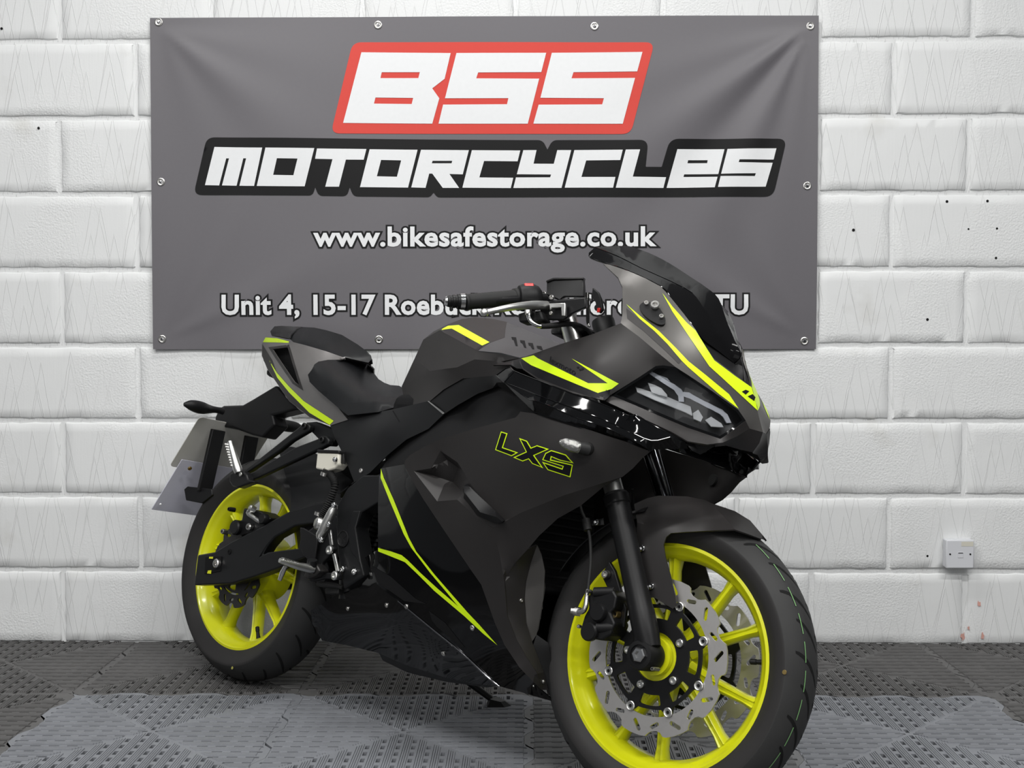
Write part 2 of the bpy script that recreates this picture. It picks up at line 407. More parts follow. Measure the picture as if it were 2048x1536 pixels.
# ------------------------------------------------------------------ interlocking floor tiles
flv = [(-4, -6, 0), (4, -6, 0), (4, 0.1, 0), (-4, 0.1, 0), (-4, -6, -0.05), (4, -6, -0.05), (4, 0.1, -0.05), (-4, 0.1, -0.05)]
principled('concrete_dark', (0.02, 0.02, 0.02), 0.9); grain('concrete_dark', 30, 0.2, 0.002, 0.3)
floor = from_data('floor', flv, [(0, 1, 2, 3), (7, 6, 5, 4), (0, 4, 5, 1), (1, 5, 6, 2), (2, 6, 7, 3), (3, 7, 4, 0)], 'concrete_dark')
prop(floor, kind='structure')
TP = 0.586
def tile_mesh():
    H = TP / 2; TH = 0.0098; RB = 0.0026
    px_, py_ = TP / 17, TP / 14          # pitch across and along the slot rows
    hw, hl = 0.0046, 0.0118              # half width / half length of a slot
    holes = []
    def jog(t):                          # interlocking edge, t in -H..H
        s = (t / TP * 3) % 1.0
        if s < .1: return 0.011 * (s / .1)
        if s < .45: return 0.011
        if s < .6: return 0.011 - 0.022 * (s - .45) / .15
        if s < .9: return -0.011
        return -0.011 + 0.011 * (s - .9) / .1
    def warp(x, y):
        wx = max(0, 1 - (H - abs(x)) / 0.02); wy = max(0, 1 - (H - abs(y)) / 0.02)
        return x + wx * jog(y) * (1 - wy), y + wy * jog(x) * (1 - wx)
    for i in range(17):
        cx = -H + px_ * (i + .5)
        for j in range(14):
            cy = -H + py_ * (j + .5)
            if abs(cy) > abs(cx) + 0.012 and H - abs(cy) > 0.014:
                holes.append((cx - hw, cx + hw, cy - hl, cy + hl))
                holes.append((cy - hl, cy + hl, cx - hw, cx + hw))
    xs = sorted(set([round(v, 5) for h in holes for v in h[:2]] + [-H, -H + .02, H - .02, H, -H + .01, H - .01] + [round(-H + TP * i / 24, 5) for i in range(25)]))
    xs = [x for i, x in enumerate(xs) if i == 0 or x - xs[i - 1] > 1e-4]
    ys = xs[:]
    n = len(xs)
    # mark cells
    xm = np.array([(xs[i] + xs[i + 1]) / 2 for i in range(n - 1)])
    hole = np.zeros((n - 1, n - 1), bool)
    for (a, b, c, d) in holes:
        ii = np.where((xm > a) & (xm < b))[0]; jj = np.where((xm > c) & (xm < d))[0]
        hole[np.ix_(ii, jj)] = True
    bm = bmesh.new()
    top = {}
    def T(i, j, z):
        k = (i, j, z)
        if k not in top:
            x, y = warp(xs[i], ys[j])
            top[k] = bm.verts.new((x * 0.9985, y * 0.9985, z))
        return top[k]
    for i in range(n - 1):
        for j in range(n - 1):
            if hole[i, j]: continue
            bm.faces.new((T(i, j, TH), T(i + 1, j, TH), T(i + 1, j + 1, TH), T(i, j + 1, TH)))
            for (di, dj, a, b) in ((-1, 0, (i, j + 1), (i, j)), (1, 0, (i + 1, j), (i + 1, j + 1)), (0, -1, (i, j), (i + 1, j)), (0, 1, (i + 1, j + 1), (i, j + 1))):
                q = (i + di, j + dj)
                out = not (0 <= q[0] < n - 1 and 0 <= q[1] < n - 1)
                if out or hole[q]:
                    bm.faces.new((T(*a, TH), T(*a, 0.0005), T(*b, 0.0005), T(*b, TH)))
    # raised ribs between the slot rows
    for i in range(17):
        cx0 = -H + px_ * (i + .5)
        for k in (0.28, 0.43, 0.57, 0.72):
            x = cx0 + px_ * k
            if abs(x) > H - 0.02: continue
            lo = abs(x) + 0.008; hi = H - 0.012
            if hi - lo < 0.02: continue
            for sg in (1, -1):
                y0, y1 = sorted((sg * lo, sg * hi)); w = 0.0015
                for rot in (0, 1):
                    p = [(x - w - .0007, y0), (x + w + .0007, y0), (x + w + .0007, y1), (x - w - .0007, y1)]
                    q = [(x - w, y0 + .001), (x + w, y0 + .001), (x + w, y1 - .001), (x - w, y1 - .001)]
                    if rot: p = [(b, a) for a, b in p][::-1]; q = [(b, a) for a, b in q][::-1]
                    A = [bm.verts.new((a, b, TH)) for a, b in p]; B = [bm.verts.new((a, b, TH + RB)) for a, b in q]
                    bm.faces.new(B)
                    for e in range(4): bm.faces.new((A[e], A[(e + 1) % 4], B[(e + 1) % 4], B[e]))
    me = bpy.data.meshes.new('floor_tile'); bm.to_mesh(me); bm.free()
    return me
tile_me = tile_mesh()
def tile_mat(name, col):
    m, nt, b = principled(name, col, 0.5, 0, 0.35)
    tc = nd(nt, 'ShaderNodeNewGeometry')
    n1 = nd(nt, 'ShaderNodeTexNoise'); n1.inputs['Scale'].default_value = 9; n1.inputs['Detail'].default_value = 7; nt.links.new(tc.outputs['Position'], n1.inputs['Vector'])
    n2 = nd(nt, 'ShaderNodeTexNoise'); n2.inputs['Scale'].default_value = 420; n2.inputs['Detail'].default_value = 2; nt.links.new(tc.outputs['Position'], n2.inputs['Vector'])
    mx = nd(nt, 'ShaderNodeMix'); mx.data_type = 'RGBA'
    mx.inputs[6].default_value = tuple(c * .72 for c in col) + (1,); mx.inputs[7].default_value = tuple(c * 1.25 for c in col) + (1,)
    nt.links.new(n1.outputs['Fac'], mx.inputs[0])
    sp = mathn(nt, 'MULTIPLY', mathn(nt, 'SUBTRACT', n2.outputs['Fac'], 0.68), 8, clamp=True)
    m2 = nd(nt, 'ShaderNodeMix'); m2.data_type = 'RGBA'; m2.inputs[7].default_value = tuple(min(1, c * 2.2) for c in col) + (1,)
    nt.links.new(sp, m2.inputs[0]); nt.links.new(mx.outputs[2], m2.inputs[6]); nt.links.new(m2.outputs[2], b.inputs['Base Color'])
    bu = nd(nt, 'ShaderNodeBump'); bu.inputs['Strength'].default_value = 0.25; bu.inputs['Distance'].default_value = 0.0006
    nt.links.new(n2.outputs['Fac'], bu.inputs['Height']); nt.links.new(bu.outputs[0], b.inputs['Normal'])
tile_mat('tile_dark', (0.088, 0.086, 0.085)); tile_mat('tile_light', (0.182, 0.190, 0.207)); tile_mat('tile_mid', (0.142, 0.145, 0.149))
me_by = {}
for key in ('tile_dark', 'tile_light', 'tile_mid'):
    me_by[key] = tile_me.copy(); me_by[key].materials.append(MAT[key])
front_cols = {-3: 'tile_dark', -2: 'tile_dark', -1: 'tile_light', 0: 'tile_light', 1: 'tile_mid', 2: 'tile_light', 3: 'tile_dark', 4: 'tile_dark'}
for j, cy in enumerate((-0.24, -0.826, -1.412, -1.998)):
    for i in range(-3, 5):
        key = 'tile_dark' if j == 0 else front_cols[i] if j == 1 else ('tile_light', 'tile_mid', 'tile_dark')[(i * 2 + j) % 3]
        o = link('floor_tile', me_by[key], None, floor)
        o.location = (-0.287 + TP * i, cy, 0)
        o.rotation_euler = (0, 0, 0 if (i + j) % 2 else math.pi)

# ------------------------------------------------------------------ banner
BY = -0.010
b00 = wallpt(300, 30, BY); b11 = wallpt(1631, 700, BY)
BX0, BX1 = b00.x, wallpt(1635, 370, BY).x
BX0 = (b00.x + wallpt(306, 697, BY).x) / 2
BZ1 = (b00.z + wallpt(1640, 36, BY).z) / 2; BZ0 = (wallpt(306, 697, BY).z + b11.z) / 2
def wrinkle(x, z):
    """how far the vinyl stands off its flat plane (m)"""
    h = 0.0
    for (xc, zc, rid) in ((BX0 + .03, BZ1 - .03, ((-65, .003, 14), (-38, .0075, 13), (-14, .003, 12))),
                          (BX1 - .03, BZ1 - .03, ((-162, .003, 9), (-143, .0105, 9), (-131, -.003, 5), (-116, .008, 7), (-98, .003, 6))),
                          (BX0 + .03, BZ0 + .03, ((25, .003, 8), (60, .003, 8))), (BX1 - .03, BZ0 + .03, ((150, .004, 8), (120, .003, 8)))):
        dx, dz = x - xc, z - zc; r = math.hypot(dx, dz); th = math.degrees(math.atan2(dz, dx))
        env = (r / .25) * math.exp(1 - r / .25) * (1 if r < .9 else max(0, 1 - (r - .9) / .3))
        for a, amp, w in rid:
            d = (th - a + 180) % 360 - 180
            h += amp * env * math.exp(-(d / w) ** 2)
    h += 0.0025 * math.sin(3.1 * x + 1.1) * math.sin(4.0 * z) + 0.0012 * math.sin(9 * x + 5 * z)
    tu = (x - BX0) / (BX1 - BX0)
    if z < BZ0 + .12: h += .0035 * math.sin(21 * x) * (1 - (z - BZ0) / .12) * .6
    return h
banner = bpy.data.objects.new('banner', None); C.objects.link(banner)
banner.location = ((BX0 + BX1) / 2, BY, BZ0)
prop(banner, 'grey vinyl shop banner with red and black logo fixed to the white block wall', 'banner')
def bchild(o):
    o.parent = banner; o.matrix_parent_inverse = Matrix.Translation(banner.location).inverted(); return o
m_, nt_, b_s = principled('banner_vinyl', (0.128, 0.122, 0.133), 0.4, 0, 0.4)
grain('banner_vinyl', 1500, 0.05, 0.0002, 0.03)
NX, NZ = 150, 76
vs = []; fs = []
for j in range(NZ + 1):
    for i in range(NX + 1):
        x = BX0 + (BX1 - BX0) * i / NX; z = BZ0 + (BZ1 - BZ0) * j / NZ
        vs.append((x, BY - wrinkle(x, z), z))
for j in range(NZ):
    for i in range(NX):
        a = j * (NX + 1) + i; fs.append((a, a + 1, a + NX + 2, a + NX + 1))
sheet = from_data('sheet', vs, fs, 'banner_vinyl', None, 80, recalc=False)
sm = sheet.modifiers.new('thickness', 'SOLIDIFY'); sm.thickness = 0.0008; sm.offset = -1
bchild(sheet)
def c4(pts): return [(280 + .38086 * x, .38086 * y) for x, y in pts]
def c5(pts): return [(950 + .35156 * x, .35156 * y) for x, y in pts]
def rpoly(pts, r, k=6):
    out = []; n = len(pts)
    for i in range(n):
        p0 = np.array(pts[i - 1][:2], float); p1 = np.array(pts[i][:2], float); p2 = np.array(pts[(i + 1) % n][:2], float)
        rr = pts[i][2] if len(pts[i]) > 2 else r
        a = p0 - p1; b = p2 - p1; la, lb = np.hypot(*a), np.hypot(*b)
        t = min(rr, la * .48, lb * .48)
        if t < 0.4: out.append(tuple(p1)); continue
        A = p1 + a / la * t; B = p1 + b / lb * t
        for j in range(k + 1):
            s = j / k; out.append(tuple((1 - s) ** 2 * A + 2 * s * (1 - s) * p1 + s * s * B))
    return out
def print_patch(name, outline, mat, lift, holes=(), step=9, label=None):
    """flat print on the vinyl, outline in photo pixels"""
    sub = lambda lp: [tuple(np.array(p[:2]) + (np.array(q[:2]) - np.array(p[:2])) * j / max(1, int(math.hypot(q[0] - p[0], q[1] - p[1]) / step))) for p, q in zip(lp, lp[1:] + lp[:1]) for j in range(max(1, int(math.hypot(q[0] - p[0], q[1] - p[1]) / step)))]
    V, F, _ = fill2d(sub(list(outline)), step, [sub(list(h)) for h in holes])
    vs = []
    for p in V:
        w = wallpt(p[0], p[1], BY); vs.append((w.x, BY - wrinkle(w.x, w.z) - lift, w.z))
    o = from_data(name, vs, F, mat, None, 80, recalc=False)
    me = o.data
    if sum(p.normal.y for p in me.polygons) > 0: me.flip_normals()
    if label: o['label'] = label
    return bchild(o)
print_patch('logo_panel', rpoly([(705.2, 84.5), (1308.8, 85), (1261.3, 268.5), (662.3, 267.5)], 18), 'red_print', 0.0010, label='red rounded panel behind white letters')
# one joined black panel behind MOTORCYCLES
bl = c4([(352, 722), (1300, 731)]) + c5([(250, 798), (385, 798), (412, 852), (440, 798), (985, 797), (970, 950), (1062, 950), (1108, 792), (1772, 790), (1695, 1120), (800, 1122)]) + c4([(1562, 1037), (1542, 1012), (1522, 1036), (1122, 1033), (1103, 985), (1088, 1032), (940, 1030), (922, 985), (908, 1028), (282, 1025)])
rad = {0: 16, 2: 3, 3: 12, 4: 0, 5: 12, 6: 18, 7: 2, 8: 2, 9: 18, 10: 18, 11: 18, 13: 12, 14: 0, 15: 12, 16: 14, 17: 0, 18: 14, 19: 14, 20: 0, 21: 14, 22: 18}
bl = [(p[0], p[1], rad.get(i, 0)) for i, p in enumerate(bl)]
print_patch('lettering_backing', rpoly(bl, 0), 'black_print', 0.0010, label='black rounded backing behind white letters')
LET = [
 ('letter_b', c4([(1163, 275), (1632, 280), (1600, 415), (1535, 465), (1572, 517), (1535, 650), (1068, 647)]), [c4([(1270, 380), (1470, 380), (1462, 411), (1263, 411)]), c4([(1237, 513), (1435, 515), (1427, 547), (1229, 545)])]),
 ('letter_s', [(913, 106.6), (1092.4, 106.2), (1082.5, 144.8), (956.3, 145.5), (952.6, 157.3), (1078.3, 157.9), (1055.5, 247.9), (877.2, 247.6), (886.3, 209.5), (1014, 209), (1016.8, 196.9), (890.1, 196.9)], []),
 ('letter_s', c5([(437, 302), (952, 297), (922, 408), (560, 412), (549, 447), (910, 445), (840, 705), (332, 705), (362, 597), (723, 595), (733, 560), (372, 558)]), []),
 ('letter_m', c4([(393, 773), (645, 777), (602, 978), (525, 977), (560, 833), (545, 833), (510, 977), (433, 975), (470, 833), (455, 833), (418, 975), (343, 973)]), []),
 ('letter_o', c4([(662, 777), (918, 780), (867, 980), (616, 978)]), [c4([(722, 833), (830, 835), (808, 922), (702, 920)])]),
 ('letter_t', c4([(932, 782), (1190, 784), (1176, 840), (1083, 840), (1047, 982), (975, 982), (1013, 838), (922, 836)]), []),
 ('letter_o', c4([(1207, 785), (1458, 787), (1408, 986), (1157, 984)]), [c4([(1267, 841), (1372, 843), (1350, 929), (1245, 927)])]),
 ('letter_r', c4([(1476, 787), (1727, 789), (1695, 916), (1625, 914), (1676, 987), (1590, 987), (1535, 912), (1519, 912), (1500, 987), (1425, 985)]), [c4([(1537, 845), (1640, 845), (1636, 858), (1532, 858)])]),
 ('letter_c', c4([(1743, 789), (1997, 791), (1983, 848), (1807, 846), (1782, 932), (1960, 934), (1947, 988), (1693, 986)]), []),
 ('letter_y', c5([(275, 855), (350, 855), (333, 932), (448, 933), (468, 855), (547, 855), (492, 1070), (218, 1070), (233, 1010), (427, 1010), (433, 994), (238, 992)]), []),
 ('letter_c', c5([(565, 855), (840, 853), (825, 912), (632, 914), (605, 1008), (798, 1008), (785, 1069), (510, 1069)]), []),
 ('letter_l', c5([(857, 852), (938, 852), (897, 1006), (1087, 1008), (1072, 1069), (800, 1069)]), []),
 ('letter_e', c5([(1150, 850), (1418, 850), (1382, 992), (1190, 992), (1186, 1007), (1378, 1007), (1362, 1067), (1090, 1069)]), [c5([(1212, 912), (1323, 912), (1320, 929), (1208, 929)])]),
 ('letter_s', c5([(1435, 849), (1713, 845), (1697, 909), (1502, 909), (1497, 925), (1692, 927), (1652, 1063), (1380, 1065), (1395, 1003), (1590, 1003), (1596, 987), (1398, 990)]), []),
]
for nm, ol, hl in LET:
    print_patch(nm, ol, 'white_print', 0.0020, hl)

def text_mesh(txt, offset, size=1.0, spacing=1.0):
    cu = bpy.data.curves.new('t', 'FONT'); cu.body = txt; cu.size = size; cu.offset = offset; cu.resolution_u = 3; cu.space_character = spacing
    cu.fill_mode = 'FRONT'
    ob = bpy.data.objects.new('t', cu); C.objects.link(ob)
    bpy.context.view_layer.update()
    dg = bpy.context.evaluated_depsgraph_get()
    me = bpy.data.meshes.new_from_object(ob.evaluated_get(dg))
    bpy.data.objects.remove(ob); bpy.data.curves.remove(cu)
    return me
def text_print(name, txt, u0, u1, vbase, vcap, weight=0.030, outline=0.064, spacing=1.05):
    a = wallpt(u0, vbase, BY); b = wallpt(u1, vbase, BY); c = wallpt(u0, vcap, BY)
    ref = text_mesh(txt, weight, spacing=spacing)
    xs = [v.co.x for v in ref.vertices]; cap = text_mesh('I', weight)
    ch = max(v.co.y for v in cap.vertices) - min(v.co.y for v in cap.vertices); c0 = min(v.co.y for v in cap.vertices)
    sx = (b.x - a.x) / (max(xs) - min(xs)); sz = (c.z - a.z) / ch; x0 = min(xs)
    for off, mat, lift, nm in ((weight + outline, 'black_print', 0.0009, 'letter_outline'), (weight, 'white_print', 0.0016, 'letter')):
        me = text_mesh(txt, off, spacing=spacing)
        bm = bmesh.new(); bm.from_mesh(me)
        bmesh.ops.remove_doubles(bm, verts=bm.verts, dist=1e-4); bm.verts.index_update(); bm.faces.index_update(); bm.to_mesh(me)
        # letters: loose islands whose x ranges overlap (a stem and its dot) belong together
        bm.verts.ensure_lookup_table(); seen = {}; isl = []
        for v in bm.verts:
            if v.index in seen: continue
            st = [v]; seen[v.index] = len(isl); lo = hi = v.co.x
            while st:
                w = st.pop(); lo = min(lo, w.co.x); hi = max(hi, w.co.x)
                for e in w.link_edges:
                    x = e.other_vert(w)
                    if x.index not in seen: seen[x.index] = len(isl); st.append(x)
            isl.append([lo, hi])
        order = sorted(range(len(isl)), key=lambda i: isl[i][0]); grp = {}; k = -1; right = -9
        for i in order:
            lo, hi = isl[i]
            if k < 0 or min(hi, right) - lo < .55 * (hi - lo): k += 1; right = hi
            else: right = max(right, hi)
            grp[i] = k
        word = {f.index: grp[seen[f.verts[0].index]] for f in bm.faces}
        bm.free()
        for q in range(k + 1):
            bm = bmesh.new(); bm.from_mesh(me)
            bm.faces.ensure_lookup_table(); bm.faces.index_update()
            bmesh.ops.delete(bm, geom=[f for f in bm.faces if word[f.index] != q], context='FACES')
            bmesh.ops.delete(bm, geom=[v for v in bm.verts if not v.link_faces], context='VERTS')
            bmesh.ops.triangulate(bm, faces=bm.faces)
            for _ in range(1): bmesh.ops.subdivide_edges(bm, edges=[e for e in bm.edges if e.calc_length() > .25], cuts=2)
            bmesh.ops.triangulate(bm, faces=bm.faces)
            for v in bm.verts:
                x = a.x + (v.co.x - x0) * sx; z = a.z + (v.co.y - c0) * sz
                v.co = (x, BY - wrinkle(x, z) - lift, z)
            o = from_bm(nm, bm, mat, None, 80, merge=0, recalc=False)
            if sum(p.normal.y for p in o.data.polygons) > 0: o.data.flip_normals()
            bchild(o)
text_print('web_address', 'www.bikesafestorage.co.uk', 627, 1313, 493.5, 453.5)
text_print('street_address', 'Unit 4, 15-17 Roebuck Road, Ilford, IG6 3TU', 444, 1496, 630, 589.5)
for (u, v) in ((317, 44), (756, 50), (1189, 53), (1621, 52), (322, 364), (1614, 372), (325, 678), (758, 679), (1189, 680), (1609, 682)):
    w = wallpt(u, v, BY); p = (w.x, BY - wrinkle(w.x, w.z) - 0.0002, w.z)
    g = lathe('grommet', [(0, .0125), (.0016, .0118), (.0024, .0095), (.0018, .0072), (0.0004, .0066)], p, (0, -1, 0), 'steel', None, 20)
    bchild(g)
    s = lathe('screw', [(0.0002, .0055), (.0022, .005), (.0026, .003)], p, (0, -1, 0), 'dark_chrome', None, 6)
    s.parent = g
# ------------------------------------------------------------------ telephone socket on the wall
sk = bpy.data.objects.new('wall_socket', None); C.objects.link(sk)
s0 = wallpt(1892, 1137, -0.034); s1 = wallpt(1949, 1080, -0.034)
sw, sh = s1.x - s0.x, s1.z - s0.z
sk.location = ((s0.x + s1.x) / 2, 0, s0.z)
prop(sk, 'square white plastic telephone socket mounted low on the block wall', 'socket')
box('back_box', (0, -0.013, sh / 2), (sw * .985, 0.026, sh * .985), 'socket_white', sk, None, .003)
fp = box('faceplate', (0, -0.0295, sh / 2), (sw, 0.008, sh), 'socket_white', sk, None, .0035, 3)
for x in (-.36, .36):
    lathe('screw', [(0, .0028), (.0012, .0026), (.0008, .0012)], (x * sw, -0.0335, sh * .5), (0, -1, 0), 'satin_black', sk, 10)
box('port', (0.01 * sw, -0.0338, sh * .47), (0.016, 0.0016, 0.016), 'socket_white', sk, None, .0004)
box('port_slot', (0.01 * sw, -0.0347, sh * .545), (0.014, 0.0012, 0.0022), 'satin_black', sk)
box('paper_label', (.25 * sw, -0.0338, sh * .86), (sw * .42, 0.0006, sh * .16), 'tank_milky', sk)
# ------------------------------------------------------------------ motorcycle: frames and tracing helpers
BIKE_POS = Vector((-0.76547, -0.4068, 0.0122)); HEAD = -0.72137; LEAN = 0.2208; STEER = 0.0897
WB, RFZ, RRZ = 1.3457, 0.29204, 0.30031
ROOTM = Matrix.Translation(BIKE_POS) @ Matrix.Rotation(HEAD, 4, 'Z') @ Matrix.Rotation(-LEAN, 4, 'X')
bike = bpy.data.objects.new('motorcycle', None); C.objects.link(bike)
bike.matrix_world = ROOTM
prop(bike, 'matt charcoal and gloss black sports motorcycle with lime wheels leaning on its side stand', 'motorcycle')
class Frame:
    """a frame whose x runs forward, y to the rider's left, z up, given relative to the motorcycle"""
    def __init__(self, M):
        self.M = M; W = (ROOTM @ M).inverted(); self.W = W
        self.c = W @ CAMP
    def at(self, u, v, s):
        d = self.W.to_3x3() @ ray(u, v)
        t = (-s - self.c.y) / d.y
        return self.M @ (self.c + d * t)
    def pt(self, x, y, z):
        return self.M @ Vector((x, y, z))
    def mir(self, p):
        q = self.M.inverted() @ Vector(p); q.y = -q.y
        return self.M @ q
BODY = Frame(Matrix.Identity(4))
CA = R_(25); axd = Vector((-math.sin(CA), 0, math.cos(CA)))
axp = Vector((WB, 0, RFZ)) - 0.03 * Vector((math.cos(CA), 0, math.sin(CA)))
FORK = Frame(Matrix.Translation(axp) @ Matrix.Rotation(STEER, 4, axd) @ Matrix.Translation(-axp))
CAMB = BODY.c.copy()
CROP = {'A': (300, 600, .29297), 'B': (300, 950, .29297), 'C': (750, 600, .29297), 'D': (700, 1000, .27337), 'E': (1050, 950, .38146), 'F': (1050, 460, .32544), 'G': (840, 520, .21484), 'H': (350, 930, .29952), 'J': (1090, 1060, .31), 'P': (0, 0, 1), 'V': (790, 880, .13184), 'W': (960, 700, .14648), 'X': (1200, 700, .1709), 'Y': (580, 950, .16273)}
def T(k, *pts):
    x, y, s = CROP[k]
    return [(x + p[0] * s, y + p[1] * s) + tuple(p[2:]) for p in pts]
def dense(poly, step):
    out = []
    for i, p in enumerate(poly):
        q = poly[(i + 1) % len(poly)]
        n = max(1, int(round(math.hypot(q[0] - p[0], q[1] - p[1]) / step)))
        for j in range(n):
            out.append(tuple(a + (b - a) * j / n for a, b in zip(p, q)))
    return out
def surf_bm(bm, poly, frame, step, ctrl=(), holes=()):
    """membrane through a traced rim: the sideways offset is smooth (Laplace) inside, through the control points"""
    B = dense(poly, step); Hs = [dense(h, step) for h in holes]
    V, F, og = fill2d(B, step, Hs)
    flat = [p for lp in [B] + Hs for p in lp]
    N = len(V); P = np.array([(p[0], p[1]) for p in V]); val = np.full(N, np.nan)
    for i, p in enumerate(V):
        if 0 <= og[i] < len(flat): val[i] = flat[og[i]][2]
    free = np.where(np.isnan(val))[0]
    if len(free):
        Lm = np.zeros((N, N)); ar = np.zeros(N)
        for t in F:
            for q in range(len(t)):
                i, j, k = t[q], t[(q + 1) % len(t)], t[(q + 2) % len(t)]
                e1 = P[j] - P[i]; e2 = P[k] - P[i]; cr = abs(e1[0] * e2[1] - e1[1] * e2[0]) + 1e-9
                w = max(-2., min(8., (e1 @ e2) / cr))
                Lm[j, j] += w; Lm[k, k] += w; Lm[j, k] -= w; Lm[k, j] -= w; ar[i] += cr / 6
        fx = np.where(~np.isnan(val))[0]
        sc = 1 / np.sqrt(np.maximum(ar[free], 1e-6))
        A = Lm[np.ix_(free, free)] * sc[:, None]; rhs = -(Lm[np.ix_(free, fx)] @ val[fx]) * sc
        if ctrl:
            pos = {v: i for i, v in enumerate(free)}; rows = []; rv = []
            for c in ctrl:
                if not inside(B, c[0], c[1]): continue
                d = np.hypot(P[free, 0] - c[0], P[free, 1] - c[1]); m = d.argmin()
                r = np.zeros(len(free)); r[m] = 30; rows.append(r); rv.append(30 * c[2])
            if rows: A = np.vstack([A] + rows); rhs = np.concatenate([rhs, rv])
        val[free] = np.linalg.lstsq(A, rhs, rcond=None)[0] if len(A) != len(free) else np.linalg.solve(A + np.eye(len(free)) * 1e-9, rhs)
    bv = [bm.verts.new(frame.at(P[i, 0], P[i, 1], float(val[i]))) for i in range(N)]
    for t in F:
        try: fc = bm.faces.new([bv[i] for i in t])
        except ValueError: continue
        fc.normal_update()
        if fc.normal.dot(CAMB - bv[t[0]].co) < 0: fc.normal_flip()
BVH = {}; OTHER = {}
def mirrored(o, frame=BODY, name=None, parent=None):
    me = o.data.copy()
    for v in me.vertices: v.co = frame.mir(v.co)
    me.flip_normals()
    c = link(name or o.name.split('.')[0], me, None, parent or o.parent)
    for m in o.modifiers:
        n = c.modifiers.new(m.name, m.type)
        for a in ('thickness', 'offset', 'width', 'segments', 'limit_method', 'angle_limit'):
            if hasattr(m, a): setattr(n, a, getattr(m, a))
    return c
def panel(name, polys, mat, parent=None, frame=BODY, step=13, thick=0.003, mirror=True, angle=24, ctrl=(), holes=()):
    bm = bmesh.new()
    for pl in polys: surf_bm(bm, pl, frame, step, ctrl, holes)
    bmesh.ops.remove_doubles(bm, verts=bm.verts, dist=2e-4)
    me = bpy.data.meshes.new(name); bm.to_mesh(me)
    BVH[name] = BVHTree.FromBMesh(bm); bm.free()
    finish(me, angle)
    o = link(name, me, mat, parent or bike)
    if thick:
        m = o.modifiers.new('thickness', 'SOLIDIFY'); m.thickness = thick; m.offset = -1
    if mirror: OTHER[o] = mirrored(o, frame)
    return o
def cast(u, v, targets):
    d = (BODY.W.to_3x3() @ ray(u, v)).normalized(); best = None
    for t in targets:
        h = BVH[t].ray_cast(CAMB, d)
        if h[0] is not None and (best is None or h[3] < best[3]): best = h
    if best is None:
        # just off the rim of the panel: borrow the depth of the nearest neighbouring hit
        for r in (1.5, 3, 5, 8, 12, 18):
            for k in range(12):
                e = (BODY.W.to_3x3() @ ray(u + r * math.cos(k * math.pi / 6), v + r * math.sin(k * math.pi / 6))).normalized()
                for t in targets:
                    h = BVH[t].ray_cast(CAMB, e)
                    if h[0] is not None and best is None: best = (CAMB + d * h[3], h[1], 0, h[3])
            if best: break
    n = best[1]
    if n.dot(CAMB - best[0]) < 0: n = -n
    return best[0], n
def decal(name, outline, targets, mat, parent=None, lift=0.0007, holes=(), step=9, mirror=True, frame=BODY):
    B = dense(outline, step); Hs = [dense(h, step) for h in holes]
    V, F, _ = fill2d(B, step, Hs)
    bm = bmesh.new(); bv = []
    for p in V:
        q, n = cast(p[0], p[1], targets); bv.append(bm.verts.new(q + n * lift))
    for t in F:
        try: fc = bm.faces.new([bv[i] for i in t])
        except ValueError: continue
        fc.normal_update()
        if fc.normal.dot(CAMB - bv[t[0]].co) < 0: fc.normal_flip()
    o = from_bm(name, bm, mat, parent or bike, 40, merge=0, recalc=False)
    if mirror: mirrored(o, frame, None, OTHER.get(parent))
    return o
def prism(name, outline, depth, mat, parent=None, frame=BODY, bev=0.002, mirror=False, holes=(), seg=2, step=0, into=None):
    """solid plate: traced outline (u, v, s) of the outer face, going depth metres inboard"""
    poly = dense(outline, step) if step else outline
    V, F, og = fill2d(poly, 0, holes)
    flat = [p for lp in [poly] + list(holes) for p in lp]
    bm = bmesh.new(); top = []; bot = []
    inw = frame.M.to_3x3() @ Vector((0, depth, 0)) if into is None else Vector(into).normalized() * depth
    for i, p in enumerate(V):
        s = flat[og[i]][2] if 0 <= og[i] < len(flat) else poly[0][2]
        q = frame.at(p[0], p[1], s); top.append(bm.verts.new(q)); bot.append(bm.verts.new(q + inw))
    cnt = {}
    for t in F:
        bm.faces.new([top[i] for i in t]); bm.faces.new([bot[i] for i in t][::-1])
        for i in range(len(t)):
            e = (t[i], t[(i + 1) % len(t)]); cnt[e] = 1
    for (a, b) in list(cnt):
        if (b, a) not in cnt: bm.faces.new((top[b], top[a], bot[a], bot[b]))
    bmesh.ops.recalc_face_normals(bm, faces=bm.faces)
    bmesh.ops.dissolve_limit(bm, angle_limit=R_(1), verts=bm.verts, edges=bm.edges)
    o = from_bm(name, bm, mat, parent or bike, 32, merge=0)
    if bev: add_bevel(o, bev, seg, 35)
    if mirror: mirrored(o, frame)
    return o
def ats(k, pts, frame=BODY):
    return [frame.at(*p) for p in T(k, *pts)]
_bolt = {}
def bolt(p, axis, r=0.006, mat='steel', parent=None, h=0.005, name='bolt', n=16):
    prof = [(0, r), (h * .75, r), (h, r * .82), (h, r * .52), (h * .35, r * .5), (h * .35, 0.0)]
    return lathe(name, prof, p, axis, mat, parent or bike, n, 25)
def boltpx(k, cx, cy, s, r=0.006, mat='steel', parent=None, frame=BODY, h=0.005, name='bolt'):
    (u, v), = T(k, (cx, cy))
    p = frame.at(u, v, s)
    return bolt(p, frame.M.to_3x3() @ Vector((0, -1, 0)), r, mat, parent, h, name)
def boltsurf(k, cx, cy, targets, r=0.006, mat='steel', parent=None, h=0.004, name='bolt'):
    (u, v), = T(k, (cx, cy))
    p, n = cast(u, v, targets)
    return bolt(p - n * .001, n, r, mat, parent, h, name)

